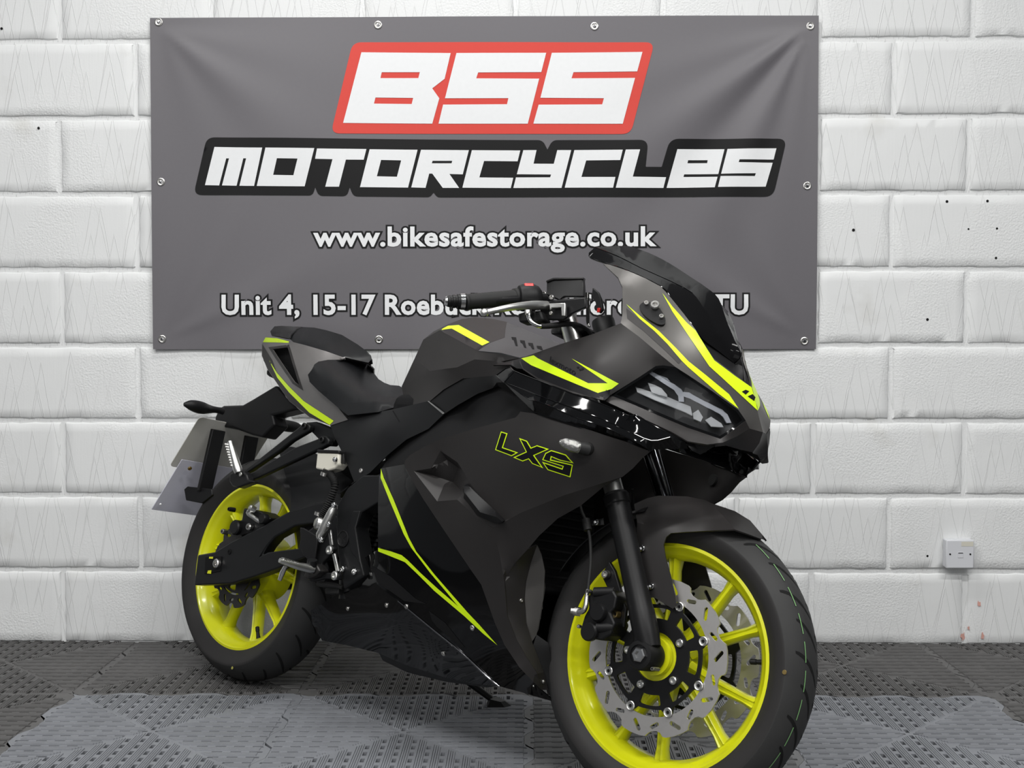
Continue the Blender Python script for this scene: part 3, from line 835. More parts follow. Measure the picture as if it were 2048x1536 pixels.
# ------------------------------------------------------------------ wheels
def polar(r, a): return (r * math.cos(a), r * math.sin(a))
def plate_bm(bm, outline, holes, y0, y1, tf):
    """flat ring part in the wheel plane: outline / holes in (x, z), between y0 and y1; tf maps a wheel-local Vector"""
    S = 1000
    V, F, _ = fill2d([(p[0] * S, p[1] * S) for p in outline], 0, [[(p[0] * S, p[1] * S) for p in h] for h in holes])
    a = [bm.verts.new(tf(Vector((p[0] / S, y0, p[1] / S)))) for p in V]; b = [bm.verts.new(tf(Vector((p[0] / S, y1, p[1] / S)))) for p in V]
    cnt = set()
    for t in F:
        bm.faces.new([a[i] for i in t]); bm.faces.new([b[i] for i in t][::-1])
        for i in range(len(t)): cnt.add((t[i], t[(i + 1) % len(t)]))
    for (i, j) in cnt:
        if (j, i) not in cnt: bm.faces.new((a[j], a[i], b[i], b[j]))
def slot(r0, a0, r1, a1, w, n=5):
    p = np.array(polar(r0, a0)); q = np.array(polar(r1, a1)); d = (q - p) / np.hypot(*(q - p)); e = np.array((-d[1], d[0])); out = []
    for i in range(n + 1):
        t = math.pi * i / n; out.append(tuple(q + w * (e * math.cos(t) + d * math.sin(t))))
    for i in range(n + 1):
        t = math.pi * i / n; out.append(tuple(p + w * (-e * math.cos(t) - d * math.sin(t))))
    return out
def sector(r0, r1, a0, a1, rc=0.004, n=6):
    out = [polar(r1, a0 + (a1 - a0) * i / n) for i in range(n + 1)] + [polar(r0, a1 + (a0 - a1) * i / n) for i in range(n + 1)]
    S = 1000
    pts = [out[0], out[n // 2], out[n], out[n + 1], out[n + 1 + n // 2], out[-1]]
    p4 = [out[i] for i in (0, n, n + 1, 2 * n + 1)]
    res = []
    full = [polar(r1, a0 + (a1 - a0) * i / n) for i in range(n + 1)] + [polar(r0, a1 + (a0 - a1) * i / n) for i in range(n + 1)]
    q = [(p[0] * S, p[1] * S, rc * S if i in (0, n, n + 1, 2 * n + 1) else 0) for i, p in enumerate(full)]
    return [(p[0] / S, p[1] / S) for p in rpoly(q, 0, 3)]
def make_wheel(kind, frame, cx, cz, R, hw, fl, ft):
    """kind front / rear; R tyre radius, hw tyre half width, fl rim flange offset, ft flange radius"""
    Cw = Vector((cx, 0, cz))
    def tf(p): return frame.M @ (Cw + p)
    org = tf(Vector()); ax = frame.M.to_3x3() @ Vector((0, 1, 0))
    # tyre: sidewall + tread
    rho = hw * 1.08
    prof = [(-fl + .004, ft - .006), (-fl - .001, ft + .001), (-fl - .006, ft + .010), (-fl - .011, ft + .020), (-hw * .985, ft + (R - ft) * .42), (-hw * 1.0, ft + (R - ft) * .50)]
    tp = []
    y_s, r_s = hw * .985, ft + (R - ft) * .53
    for i in range(11):
        y = -y_s + 2 * y_s * i / 10
        tp.append((y, r_s + (R - r_s) * (1 - (abs(y) / y_s) ** 2.3)))
    full = prof + tp + [(-a, b) for a, b in prof[::-1]]
    bm = bmesh.new(); n = 120
    lathe_bm(bm, full, org, ax, n, False)
    bmesh.ops.recalc_face_normals(bm, faces=bm.faces)
    me = bpy.data.meshes.new(kind + '_tyre'); bm.to_mesh(me); bm.free()
    me.materials.append(MAT['tread_rubber']); me.materials.append(MAT['tyre_sidewall'])
    ns = len(prof)
    for i, p in enumerate(me.polygons):
        seg = i // n
        p.material_index = 1 if seg < ns - 1 or seg >= len(full) - ns else 0
    finish(me, 40)
    ty = link(kind + '_tyre', me, None, bike)
    def tread_r(y): return r_s + (R - r_s) * (1 - (abs(y) / y_s) ** 2.3)
    # tread grooves: dark recess ribbons, swept back from the middle
    def groove(a0, ya, yb, sweep, w):
        bm = bmesh.new(); m = 10; A = []; B = []
        for i in range(m + 1):
            t = i / m; y = ya + (yb - ya) * t; a = a0 + sweep * t ** 1.3
            ww = w * math.sin(math.pi * min(.97, max(0.05, t * .8 + .12))) ** .7
            r = tread_r(y) + 0.0004
            A.append(bm.verts.new(tf(Vector((r * math.cos(a - ww / R), y, r * math.sin(a - ww / R)))))); B.append(bm.verts.new(tf(Vector((r * math.cos(a + ww / R), y, r * math.sin(a + ww / R))))))
        for i in range(m):
            f = bm.faces.new((A[i], A[i + 1], B[i + 1], B[i])); f.normal_update()
            if f.normal.dot(A[i].co - org) < 0: f.normal_flip()
        return from_bm('tread_groove', bm, 'groove_black', ty, 60, merge=0, recalc=False)
    k = 30 if kind == 'front' else 24
    for i in range(k):
        a = 2 * math.pi * i / k
        groove(a, -hw * (.78 if i % 2 else .62), hw * .12, -0.21, 0.0050)
        groove(a + math.pi / k, hw * .16, hw * (.90 if i % 2 else .75), -0.17, 0.0046)
    # rim
    f2 = ft - .001
    rp = [(-fl, f2), (-fl - .001, f2 - .006), (-fl + .003, f2 - .010), (-fl + .010, f2 - .013), (-fl + .014, f2 - .019), (-.012, f2 - .030), (.012, f2 - .030), (fl - .014, f2 - .019), (fl - .010, f2 - .013), (fl - .003, f2 - .010), (fl + .001, f2 - .006), (fl, f2), (fl - .008, f2 - .005), (.010, f2 - .020), (-.010, f2 - .020), (-fl + .008, f2 - .005), (-fl, f2)]
    bm = bmesh.new(); lathe_bm(bm, rp, org, ax, 96, False)
    wh = from_bm(kind + '_wheel', bm, 'lime_paint', bike, 35)
    wh['label'] = 'lime yellow cast wheel rim'
    # spokes in five pairs and the hub
    a_ref = R_(-31) if kind == 'front' else R_(-62)
    ri = f2 - .027
    for i in range(5):
        for sg in (-1, 1):
            a0 = a_ref + i * 2 * math.pi / 5 + sg * R_(8 if kind == 'front' else 5); a1 = a_ref + i * 2 * math.pi / 5 + sg * R_(15 if kind == 'front' else 16)
            r0 = .045 if kind == 'front' else .06
            p0 = np.array(polar(r0, a0)); p1 = np.array(polar(ri, a1)); d = (p1 - p0) / np.hypot(*(p1 - p0)); e = np.array((-d[1], d[0]))
            bm = bmesh.new(); rings = []
            for t, w, h in ((0, .021, .022), (.35, .0115, .017), (.85, .0095, .016), (1.0, .013, .019)):
                c = p0 + (p1 - p0) * t
                sec = [(-w, -h * .55), (-w * .45, -h), (-w * .2, -h * .82), (w * .2, -h * .82), (w * .45, -h), (w, -h * .55), (w, h * .55), (w * .5, h), (-w * .5, h), (-w, h * .55)]
                rings.append([bm.verts.new(tf(Vector((c[0] + e[0] * a, b, c[1] + e[1] * a)))) for a, b in sec])
            for A, B in zip(rings, rings[1:]):
                for q in range(10): bm.faces.new((A[q], A[(q + 1) % 10], B[(q + 1) % 10], B[q]))
            from_bm('spoke', bm, 'lime_paint', wh, 40)
    hp = [(-.052, .020), (-.052, .040), (-.040, .042), (-.036, .046), (.036, .046), (.040, .042), (.052, .040), (.052, .020)] if kind == 'front' else [(-.062, .022), (-.062, .04), (-.04, .044), (-.03, .055), (-.02, .078), (.03, .085), (.05, .085), (.055, .06), (.062, .04), (.062, .022)]
    if kind == 'front': hp = [(-.082, .024), (-.082, .036), (-.06, .037), (-.05, .044), (.05, .044), (.06, .037), (.082, .036), (.082, .024)]
    lathe('hub', hp, org, ax, 'lime_paint', wh, 40)
    # valve
    va = R_(-74) if kind == 'rear' else R_(8)
    v0 = Vector((math.cos(va), 0, math.sin(va)))
    yv = 0.012 if kind == 'front' else -.004
    vp = tf(v0 * ri + Vector((0, yv, 0))); vd = (frame.M.to_3x3() @ (-v0 + Vector((0, -.12, 0)))).normalized()
    lathe('tyre_valve', [(-.004, .007), (.004, .0065), (.012, .0052), (.022, .0045), (.023, .0055), (.034, .0055), (.036, .003)], vp, vd, 'plastic_black', wh, 12)
    return ty, wh, tf, org, ax
fty, fwh, ftf, forg, fax = make_wheel('front', FORK, WB, RFZ, 0.2905, 0.056, 0.0438, 0.2215)
rty, rwh, rtf, rorg, rax = make_wheel('rear', BODY, 0, RRZ, 0.2985, 0.068, 0.0500, 0.2215)
# painted marks on the tyres
def ring_mark(parent, tf, y, r, a0, a1, w, mat, name, n=10):
    bm = bmesh.new(); A = []; B = []
    for i in range(n + 1):
        a = a0 + (a1 - a0) * i / n
        A.append(bm.verts.new(tf(Vector((r[0] * math.cos(a), y[0], r[0] * math.sin(a)))))); B.append(bm.verts.new(tf(Vector((r[1] * math.cos(a), y[1], r[1] * math.sin(a))))))
    for i in range(n): bm.faces.new((A[i], A[i + 1], B[i + 1], B[i]))
    return from_bm(name, bm, mat, parent, 60, merge=0)
for i in range(13):
    a = R_(-75) + i * R_(10.4)
    ring_mark(fty, ftf, (-.0300, -.0284), (.2842, .2850), a, a + R_(7.6), 0, 'green_mark', 'tread_stripe')
lathe('balance_dot', [(0, .0045), (.0008, .004)], ftf(Vector((.256 * math.cos(R_(4)), -.0567, .256 * math.sin(R_(4))))), FORK.M.to_3x3() @ Vector((0, -1, 0)), 'brass', fty, 14)
lathe('balance_dot', [(0, .004), (.0008, .0036)], rtf(Vector((.266 * math.cos(R_(-80)), -.0672, .266 * math.sin(R_(-80))))), (0, -1, 0), 'yellow_mark', rty, 14)

# ------------------------------------------------------------------ brake discs
def rotor(parent, tf, y, Ro, Ri, lobes, mat, name, thick=.0045, nslot=2):
    ol = []
    for i in range(lobes):
        a = 2 * math.pi * i / lobes; s = 2 * math.pi / lobes
        for t, dr in ((0, 0), (.18, .0005), (.40, 0), (.52, -.001), (.58, -.007), (.66, -.0115), (.80, -.0125), (.88, -.0095), (.93, -.002)):
            ol.append(polar(Ro + dr, a + s * t))
    inner = [polar(Ri, 2 * math.pi * i / 64) for i in range(64)][::-1]
    hs = [inner]
    for i in range(lobes):
        a = 2 * math.pi * (i + .2) / lobes
        hs.append(slot(Ri + (Ro - Ri) * .38, a, Ro - .011, a + .095, .0040))
        a += math.pi / lobes
        hs.append(slot(Ri + (Ro - Ri) * .34, a + .07, Ro - .019, a - .02, .0038))
    bm = bmesh.new(); plate_bm(bm, ol, hs, y - thick / 2, y + thick / 2, tf)
    return from_bm(name, bm, mat, parent, 30, merge=0)
def carrier(parent, tf, y, R0, Rb, mat, name, nb=8, off=R_(25)):
    ol = []
    for i in range(nb):
        a = off + 2 * math.pi * i / nb; s = 2 * math.pi / nb
        for t, r in ((-.16, Rb - .006), (-.10, Rb + .002), (-.06, Rb + .008), (.06, Rb + .008), (.10, Rb + .002), (.16, Rb - .006), (.3, Rb - .007), (.42, Rb - .0075), (.58, Rb - .0075), (.7, Rb - .007)):
            ol.append(polar(r, a + s * t))
    hs = [[polar(R0, -2 * math.pi * i / 40) for i in range(40)]]
    for i in range(nb):
        a = off + 2 * math.pi * (i + .5) / nb
        hs.append(sector(Rb - .034, Rb - .014, a - .26, a + .26))
    bm = bmesh.new(); plate_bm(bm, ol, hs, y - .003, y + .003, tf)
    return from_bm(name, bm, mat, parent, 30, merge=0)
for y in (-.070, .070):
    sg = -1 if y < 0 else 1
    rotor(fwh, ftf, y, .150, .112, 10, 'disc_steel', 'brake_disc')
    carrier(fwh, ftf, y + sg * .002, .046, .106, 'satin_black', 'disc_carrier')
    out = FORK.M.to_3x3() @ Vector((0, sg, 0))
    for i in range(8):
        a = R_(25) + i * math.pi / 4
        p = ftf(Vector((.1065 * math.cos(a), y + sg * .004, .1065 * math.sin(a))))
        lathe('disc_bobbin', [(0, .0092), (.0022, .0092), (.003, .0078), (.0022, .006), (.0022, .0035), (.0008, .0032), (.0008, 0)], p, out, 'alloy', fwh, 18)
    for i in range(5):
        a = R_(-38) + i * math.pi * 2 / 5
        bolt(ftf(Vector((.060 * math.cos(a), y + sg * .005, .060 * math.sin(a)))), out, .0078, 'alloy', fwh, .006, 'disc_bolt')
rotor(rwh, rtf, -.070, .112, .078, 9, 'dark_disc', 'brake_disc')
carrier(rwh, rtf, -.069, .04, .080, 'dark_disc', 'disc_carrier', 5, R_(10))
# inner brace plates of the hub carrying the discs
for y in (-.066, .066):
    bm = bmesh.new(); plate_bm(bm, [polar(.058, 2 * math.pi * i / 40) for i in range(40)], [[polar(.024, -2 * math.pi * i / 30) for i in range(30)]], y - .002, y + .002, ftf)
    from_bm('hub_flange', bm, 'lime_paint', fwh, 30, merge=0)
# ------------------------------------------------------------------ bodywork (traced outlines: crop key, x, y, sideways offset in metres)
def offset_poly(poly, d):
    P = [np.array(p[:2], float) for p in poly]; n = len(P)
    area = sum(P[i][0] * P[(i + 1) % n][1] - P[(i + 1) % n][0] * P[i][1] for i in range(n))
    sg = 1 if area > 0 else -1
    out = []
    for i in range(n):
        a = P[i] - P[i - 1]; b = P[(i + 1) % n] - P[i]
        a = a / np.hypot(*a); b = b / np.hypot(*b)
        na = np.array((-a[1], a[0])) * sg; nb = np.array((-b[1], b[0])) * sg
        m = na + nb; m = m / np.hypot(*m); k = max(.35, m @ na)
        out.append(tuple(P[i] + m * d / k))
    return out
# ---- side fairing
vent = T('V', (285, 470, .206), (545, 430, .208), (690, 165, .211), (950, 340, .213), (1200, 740, .213), (1530, 1075, .214), (1660, 1215, .213), (1635, 1290, .212), (1480, 1330, .2115), (1240, 1180, .211), (945, 905, .209), (640, 930, .2065))
edgeL = T('D', (1340, 1330, .112), (1240, 1225, .135), (1130, 1060, .152), (1060, 900, .165), (1010, 760, .174), (960, 620, .182), (890, 520, .187), (700, 240, .197), (540, 0, .202))
crease = T('C', (1690, 1207, .182), (1300, 1330, .216), (1000, 1450, .218), (802, 1560, .213)) + T('D', (1095, 400, .198), (1130, 600, .182))
low = T('D', (1150, 850, .166), (1215, 1020, .149), (1290, 1150, .133), (1370, 1270, .113), (1400, 1390, .085))
U = T('C', (200, 1125, .205), (205, 1095, .206), (240, 1058, .208), (330, 1005, .212), (460, 945, .217), (700, 872, .226), (960, 802, .232), (980, 780, .2325), (992, 762, .233), (1085, 774, .236), (1480, 892, .232), (1700, 968, .212), (1880, 1035, .178), (1830, 1075, .178), (1760, 1150, .18)) + crease + low + edgeL + T('C', (255, 1235, .2045))
L = T('C', (1690, 1207, .182), (1560, 1275, .185)) + T('D', (1690, 40, .188), (1520, 135, .19), (1380, 265, .188), (1300, 360, .184), (1200, 470, .177), (1145, 560, .176)) + crease[:0:-1]
bm = bmesh.new()
surf_bm(bm, U, BODY, 13, T('C', (1100, 1000, .242), (1400, 1050, .232), (800, 1050, .228)), [vent])
surf_bm(bm, L, BODY, 13)
v_ = {k: p for k, p in zip('abcdefghijkl', vent)}
dp = dict(zip('wxyzpqr', T('V', (775, 605, .176), (880, 640, .170), (720, 520, .168), (960, 420, .186), (790, 300, .192), (1030, 800, .196), (500, 510, .192))))
for fc in ([v_['a'], v_['b'], dp['r']], [v_['a'], dp['r'], dp['w'], v_['l']], [v_['b'], dp['p'], dp['z'], dp['x'], dp['w'], dp['r']], [v_['b'], v_['c'], dp['p']], [v_['c'], v_['d'], dp['z'], dp['p']],
           [v_['d'], v_['e'], dp['q'], dp['x'], dp['z']], [dp['w'], dp['x'], dp['q'], v_['k'], v_['l']], [v_['e'], v_['f'], v_['g'], v_['h'], v_['i'], v_['j'], v_['k'], dp['q']]):
    surf_bm(bm, fc, BODY, 9)
bmesh.ops.remove_doubles(bm, verts=bm.verts, dist=3e-4)
me = bpy.data.meshes.new('side_fairing'); bm.to_mesh(me); BVH['side_fairing'] = BVHTree.FromBMesh(bm); bm.free(); finish(me, 14)
side = link('side_fairing', me, 'matte_charcoal', bike)
sm = side.modifiers.new('thickness', 'SOLIDIFY'); sm.thickness = .003; sm.offset = -1
OTHER[side] = mirrored(side)
side['label'] = 'matt charcoal fairing panel'
panel('fairing_winglet', [T('V', (1040, 700, .21), (1090, 665, .213), (1300, 870, .215), (1530, 1080, .216), (1665, 1215, .214), (1630, 1240, .232), (1540, 1170, .236), (1290, 1095, .236), (1050, 790, .226)),
                          T('V', (1050, 790, .226), (1290, 1095, .236), (1295, 1165, .216), (1235, 1150, .208), (1040, 880, .206)),
                          T('V', (1290, 1095, .236), (1540, 1170, .236), (1630, 1240, .232), (1625, 1268, .222), (1500, 1260, .216), (1295, 1165, .216))], 'satin_black', side, step=8, angle=18)
# ---- intake flank and inner shroud beside the front wheel
flank = T('D', (1145, 560, .175), (1200, 470, .176), (1300, 360, .183), (1368, 330, .15), (1320, 460, .14), (1285, 600, .135), (1275, 720, .132), (1290, 900, .122), (1340, 1060, .108), (1420, 1260, .085), (1450, 1390, .07), (1400, 1390, .084), (1370, 1270, .112), (1290, 1150, .132), (1215, 1020, .148), (1150, 850, .165), (1130, 600, .181))
panel('intake_flank', [flank], 'matte_charcoal', step=11)
panel('radiator_shroud', [T('D', (1368, 332, .148), (1400, 400, .135), (1425, 520, .125), (1415, 720, .115), (1365, 985, .10), (1330, 1040, .106), (1290, 900, .12), (1277, 720, .13), (1287, 600, .133), (1322, 460, .138))], 'matte_bronze', step=11)
panel('lower_shroud', [T('D', (1340, 1062, .106), (1365, 985, .10), (1450, 1045, .085), (1478, 1200, .072), (1500, 1478, .06), (1440, 1400, .068), (1420, 1262, .083))], 'satin_black', step=11)
# ---- gloss black lower fairing and belly pan
elg = [(u, v, s - .004) for u, v, s in edgeL[::-1]]
line = T('D', (1090, 1362, .105), (1000, 1290, .122), (830, 1130, .142), (620, 960, .152), (450, 820, .157), (350, 740, .157), (200, 620, .152), (150, 510, .147))
lf = T('C', (40, 1150, .166), (198, 1122, .198)) + T('C', (255, 1235, .2)) + elg + T('D', (1400, 1392, .082), (1500, 1478, .06), (1400, 1450, .072), (1250, 1405, .088)) + line + T('D', (110, 420, .142), (205, 362, .168), (205, 0, .169))
lower = panel('lower_fairing', [lf], 'gloss_black', ctrl=T('D', (450, 250, .186), (700, 560, .18), (900, 850, .165), (400, 500, .17)))
lower['label'] = 'gloss black lower fairing panel'
belly = T('B', (1100, 922, .105), (1270, 820, .118)) + T('D', (80, 633, .135), (150, 510, .146)) + [(u, v, s - .001) for u, v, s in line[-2::-1]] + T('D', (900, 1345, .082), (700, 1300, .078), (400, 1205, .078), (210, 1120, .078), (0, 1068, .078)) + T('B', (1175, 1130, .078), (1105, 1010, .085))
bellyo = panel('belly_pan', [belly], 'gloss_black', ctrl=T('D', (300, 900, .135), (600, 1120, .13)))
panel('sump_guard', [T('D', (210, 1118, .074), (700, 1298, .074), (1000, 1352, .07), (1090, 1362, .08), (1000, 1372, .05), (700, 1330, .045), (420, 1262, .045), (240, 1175, .05))], 'plastic_black')
for cx, cy in ((270, 770), (415, 780), (685, 1122)):
    boltsurf('D', cx, cy, ['belly_pan', 'lower_fairing'], .0055, 'steel', bellyo)
boltsurf('D', 898, 935, ['lower_fairing'], .006, 'steel', lower); boltsurf('D', 1345, 1357, ['lower_fairing'], .002, 'steel', lower)
for cx, cy in ((1252, 735), (1412, 1328)): boltsurf('D', cx, cy, ['intake_flank', 'lower_shroud'], .0042, 'steel', bike)
boltsurf('B', 1352, 912, ['belly_pan'], .005, 'steel', bellyo)
for fr in (0, 1):  # added chrome bead stands in for the bright reflection along this gloss edge
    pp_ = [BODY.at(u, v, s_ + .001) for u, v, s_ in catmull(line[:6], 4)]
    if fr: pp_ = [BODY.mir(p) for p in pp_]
    tube('highlight_bead', pp_, [.0024 - .0012 * i / (len(pp_) - 1) for i in range(len(pp_))], 'dark_chrome', OTHER[lower] if fr else lower, 8)
# moulded grille openings between lower fairing and belly pan
decal('grille_slot', T('D', (160, 480), (300, 560), (480, 720), (560, 760), (400, 740), (200, 600)), ['lower_fairing', 'belly_pan'], 'void_black', lower)
decal('grille_slot', T('D', (580, 810), (700, 900), (840, 1075), (820, 1080), (640, 930), (600, 880)), ['lower_fairing', 'belly_pan'], 'void_black', lower)
# lime stripes
st1 = T('C', (42, 1152), (62, 1215)) + T('D', (322, 0), (432, 275), (485, 375), (620, 545), (720, 660), (860, 820), (945, 910), (1080, 1062), (985, 985), (840, 835), (700, 665), (590, 535), (450, 350), (395, 250), (290, 0)) + T('C', (40, 1215))
decal('lime_stripe', st1, ['lower_fairing'], 'lime_decal', lower)
st2 = T('D', (208, 350), (300, 375), (380, 403), (425, 440), (520, 535), (640, 645), (855, 830), (900, 880), (985, 985), (840, 850), (620, 665), (500, 545), (405, 455), (370, 440), (208, 375))
decal('lime_stripe', st2, ['lower_fairing'], 'lime_decal', lower, lift=.001)
# model letters
for nm, pl in (('letter_l', T('W', (290, 1112), (380, 1140), (318, 1330), (525, 1400), (435, 1450), (210, 1365))),
               ('letter_x', T('C', (985, 942), (1040, 962), (1068, 1008), (1108, 992), (1190, 1018), (1090, 1062), (1150, 1148), (1075, 1118), (1050, 1087), (1010, 1102), (945, 1075), (1032, 1036))),
               ('letter_s', T('C', (1205, 1025), (1305, 1055), (1358, 1115), (1265, 1096), (1207, 1072), (1203, 1090), (1352, 1124), (1335, 1210), (1180, 1160), (1142, 1104), (1278, 1150), (1283, 1136), (1143, 1092), (1165, 1045)))):
    lt = decal(nm + '_outline', pl, ['side_fairing'], 'lime_decal', side, lift=.0008, step=14)
    decal(nm, offset_poly(pl, 1.9), ['side_fairing'], 'black_decal', side, lift=.0013, step=14)
# ---- gloss black upper side panel with its ridges
up = T('W', (415, 235, .206), (470, 290, .214), (800, 420, .222), (1270, 600, .226), (1660, 735, .221), (2048, 900, .206)) + T('X', (420, 760, .190), (640, 890, .174), (830, 985, .156), (1000, 1080, .138))
m1 = T('W', (330, 445, .226), (600, 545, .234), (790, 622, .242), (1020, 705, .244), (1370, 828, .242), (1700, 955, .232)) + T('X', (330, 945, .205), (600, 1060, .185), (820, 1020, .165))
m2 = T('W', (330, 445, .226), (640, 660, .242), (750, 690, .250), (960, 770, .254), (1310, 925, .25), (1680, 1040, .238)) + T('X', (400, 1060, .205), (510, 1125, .192))
lo = T('W', (745, 850, .238), (905, 905, .239), (1210, 1005, .236), (1500, 1110, .228), (1900, 1240, .208)) + T('X', (330, 1100, .196), (590, 1188, .178))
tip = T('X', (640, 1165, .172), (1030, 1155, .13))
up = catmull(up, 3); m1 = catmull(m1, 3); m2 = catmull(m2, 3); lo = catmull(lo, 3)
usp = panel('upper_side_panel', [
    T('W', (222, 348, .212), (350, 255, .206)) + up[:4] + [m1[0]],
    [m1[0]] + up[3:] + [m1[-1]] + m1[-2:0:-1],
    m1 + [up[-1]] + tip[::-1] + [lo[-1]] + m2[::-1][:-1],
    m2[3:] + [lo[-1]] + lo[-2::-1],
    m2[:4] + [lo[0]] + T('W', (520, 640, .232))], 'gloss_black', step=9, angle=16)
# thin beads added along the gloss edges to draw highlight lines from the lamps
for ln in (m1, m2[2:], lo, up, T('W', (222, 348, .212), (350, 255, .206), (415, 235, .206), (470, 290, .214), (330, 445, .226), (222, 348, .212))):
    for fr in (0, 1):
        pp_ = [BODY.at(*p) for p in ln]
        if fr: pp_ = [BODY.mir(p) for p in pp_]
        tube('highlight_bead', pp_, .0013, 'gloss_black', OTHER[usp] if fr else usp, 8)
# ---- upper cowl
uc = T('W', (560, 112, .168), (870, 0, .168)) + T('C', (1270, 300, .17), (1480, 235, .17), (1680, 158, .167)) + T('F', (588, 572, .167), (700, 655, .163), (830, 765, .155), (925, 842, .147), (850, 832, .15), (805, 835, .152), (700, 905, .162), (520, 1018, .178), (480, 1045, .196)) + T('W', (1270, 590, .208), (800, 410, .202), (580, 260, .19), (540, 160, .178))
cowl = panel('upper_cowl', [uc], 'matte_charcoal', ctrl=T('C', (1500, 420, .192), (1250, 430, .19)))
panel('cowl_tail', [T('W', (560, 112, .168), (540, 160, .178), (580, 258, .19), (500, 250, .186), (420, 200, .182), (180, 205, .165), (400, 150, .165))], 'satin_black', step=9)
decal('dark_band', T('W', (545, 135), (562, 122), (700, 213), (1610, 592), (1780, 540), (1760, 640), (1700, 690), (1600, 668), (1270, 565), (800, 385), (590, 250)), ['upper_cowl'], 'black_decal', cowl, lift=.0004)
lp = T('W', (565, 118), (735, 75), (790, 115), (1480, 455), (1745, 455), (1255, 120), (1895, 460), (1800, 530), (1610, 588), (700, 210))
decal('lime_flash', lp, ['upper_cowl'], 'lime_decal', cowl)
def text_decal(name, txt, o, ux, uy, targets, mat, parent, lift=.0009, weight=.01):
    """small printed word laid onto a panel: o start pixel, ux/uy pixel vectors per text unit"""
    me = text_mesh(txt, weight); bm = bmesh.new(); bm.from_mesh(me); bmesh.ops.triangulate(bm, faces=bm.faces)
    for v in bm.verts:
        p = (o[0] + v.co.x * ux[0] + v.co.y * uy[0], o[1] + v.co.x * ux[1] + v.co.y * uy[1])
        q, n = cast(p[0], p[1], targets); v.co = q + n * lift
    return from_bm(name, bm, mat, parent, 60, merge=0, recalc=False)
text_decal('brand_word', 'lexmoto', T('W', (945, 165))[0], (15.5, 8.0), (3.0, -17), ['upper_cowl'], 'black_decal', cowl)
for q in (((1320, 235), (1350, 225), (1362, 243), (1332, 255)), ((1352, 265), (1382, 255), (1394, 275), (1364, 287)), ((1386, 250), (1410, 243), (1424, 265), (1398, 277))):
    decal('brand_mark', T('W', *q), ['upper_cowl'], 'black_decal', cowl, lift=.0009, mirror=False)
# ---- screen surround and nose
ctr = T('F', (1392, 966, 0), (1412, 1040, 0), (1428, 1110, 0), (1446, 1180, 0), (1462, 1243, 0))
hl_top = T('F', (925, 842, .147), (1000, 890, .136), (1150, 990, .106), (1310, 1105, .062), (1355, 1170, .046), (1380, 1220, .032))
ridge = T('F', (588, 572, .167), (700, 655, .163), (830, 765, .155))
inner = T('F', (597, 530, .166), (600, 430, .158), (598, 350, .152), (572, 292, .145), (480, 207, .125), (520, 213, .125), (640, 254, .122), (740, 297, .118), (835, 348, .112), (900, 420, .105), (980, 520, .098), (1050, 614, .09), (1100, 705, .078), (1160, 790, .066), (1290, 888, .03))
surr = panel('screen_surround', [inner + ctr + hl_top[::-1] + ridge[::-1]], 'matte_bronze')
surr['label'] = 'bronze grey screen surround and nose'
s1_ = T('F', (844, 388), (904, 469), (993, 569), (1048, 618), (1103, 708), (1162, 802), (1290, 898), (1391, 968), (1412, 1040), (1428, 1110), (1330, 1020), (1202, 902), (1133, 840), (1043, 708), (983, 618), (904, 499))
decal('lime_stripe', s1_, ['screen_surround'], 'lime_decal', surr)
s2_ = T('F', (622, 456), (705, 527), (824, 623), (924, 723), (1003, 807), (1103, 887), (1252, 1010), (1312, 1100), (1192, 1010), (1003, 845), (963, 805), (874, 700), (794, 620), (705, 546))
decal('lime_stripe', s2_, ['screen_surround'], 'lime_decal', surr)
decal('dark_band', T('F', (622, 480), (705, 548), (794, 622), (874, 702), (963, 807), (945, 825), (865, 745), (725, 618), (628, 545)), ['screen_surround'], 'matte_charcoal', surr, lift=.0005)
decal('nose_mark', T('X', (1655, 490), (1700, 468), (1745, 485), (1700, 525)), ['screen_surround'], 'black_decal', surr, lift=.0012, mirror=False)
decal('nose_mark', T('X', (1722, 545), (1782, 518), (1815, 555), (1800, 600)), ['screen_surround'], 'black_decal', surr, lift=.0012, mirror=False)
# ---- headlight: dark housing, reflectors, light guides, clear lens, trim
hl = T('F', (525, 1014, .173), (660, 930, .164), (805, 836, .152), (850, 832, .15)) + hl_top[:-1] + T('F', (1335, 1188, .052), (1270, 1240, .07), (1200, 1284, .086), (1000, 1215, .12), (800, 1130, .146), (650, 1065, .162))
hous = [(u, v, s - .022) for u, v, s in hl]
hh = panel('headlight_housing', [hous], 'lamp_black', step=15, thick=.002)
for pl in (((580, 240), (640, 270), (880, 400), (960, 460), (985, 500), (990, 610), (930, 605), (925, 540), (880, 470), (600, 290)), ((985, 490), (1050, 495), (1120, 540), (1420, 700), (1480, 760), (1520, 860), (1470, 865), (1430, 790), (1390, 750), (1060, 570), (985, 545))):
    g = decal('light_guide', T('X', *pl), ['headlight_housing'], 'drl_white', hh, lift=.009)
    g.modifiers.new('thickness', 'SOLIDIFY').thickness = .006
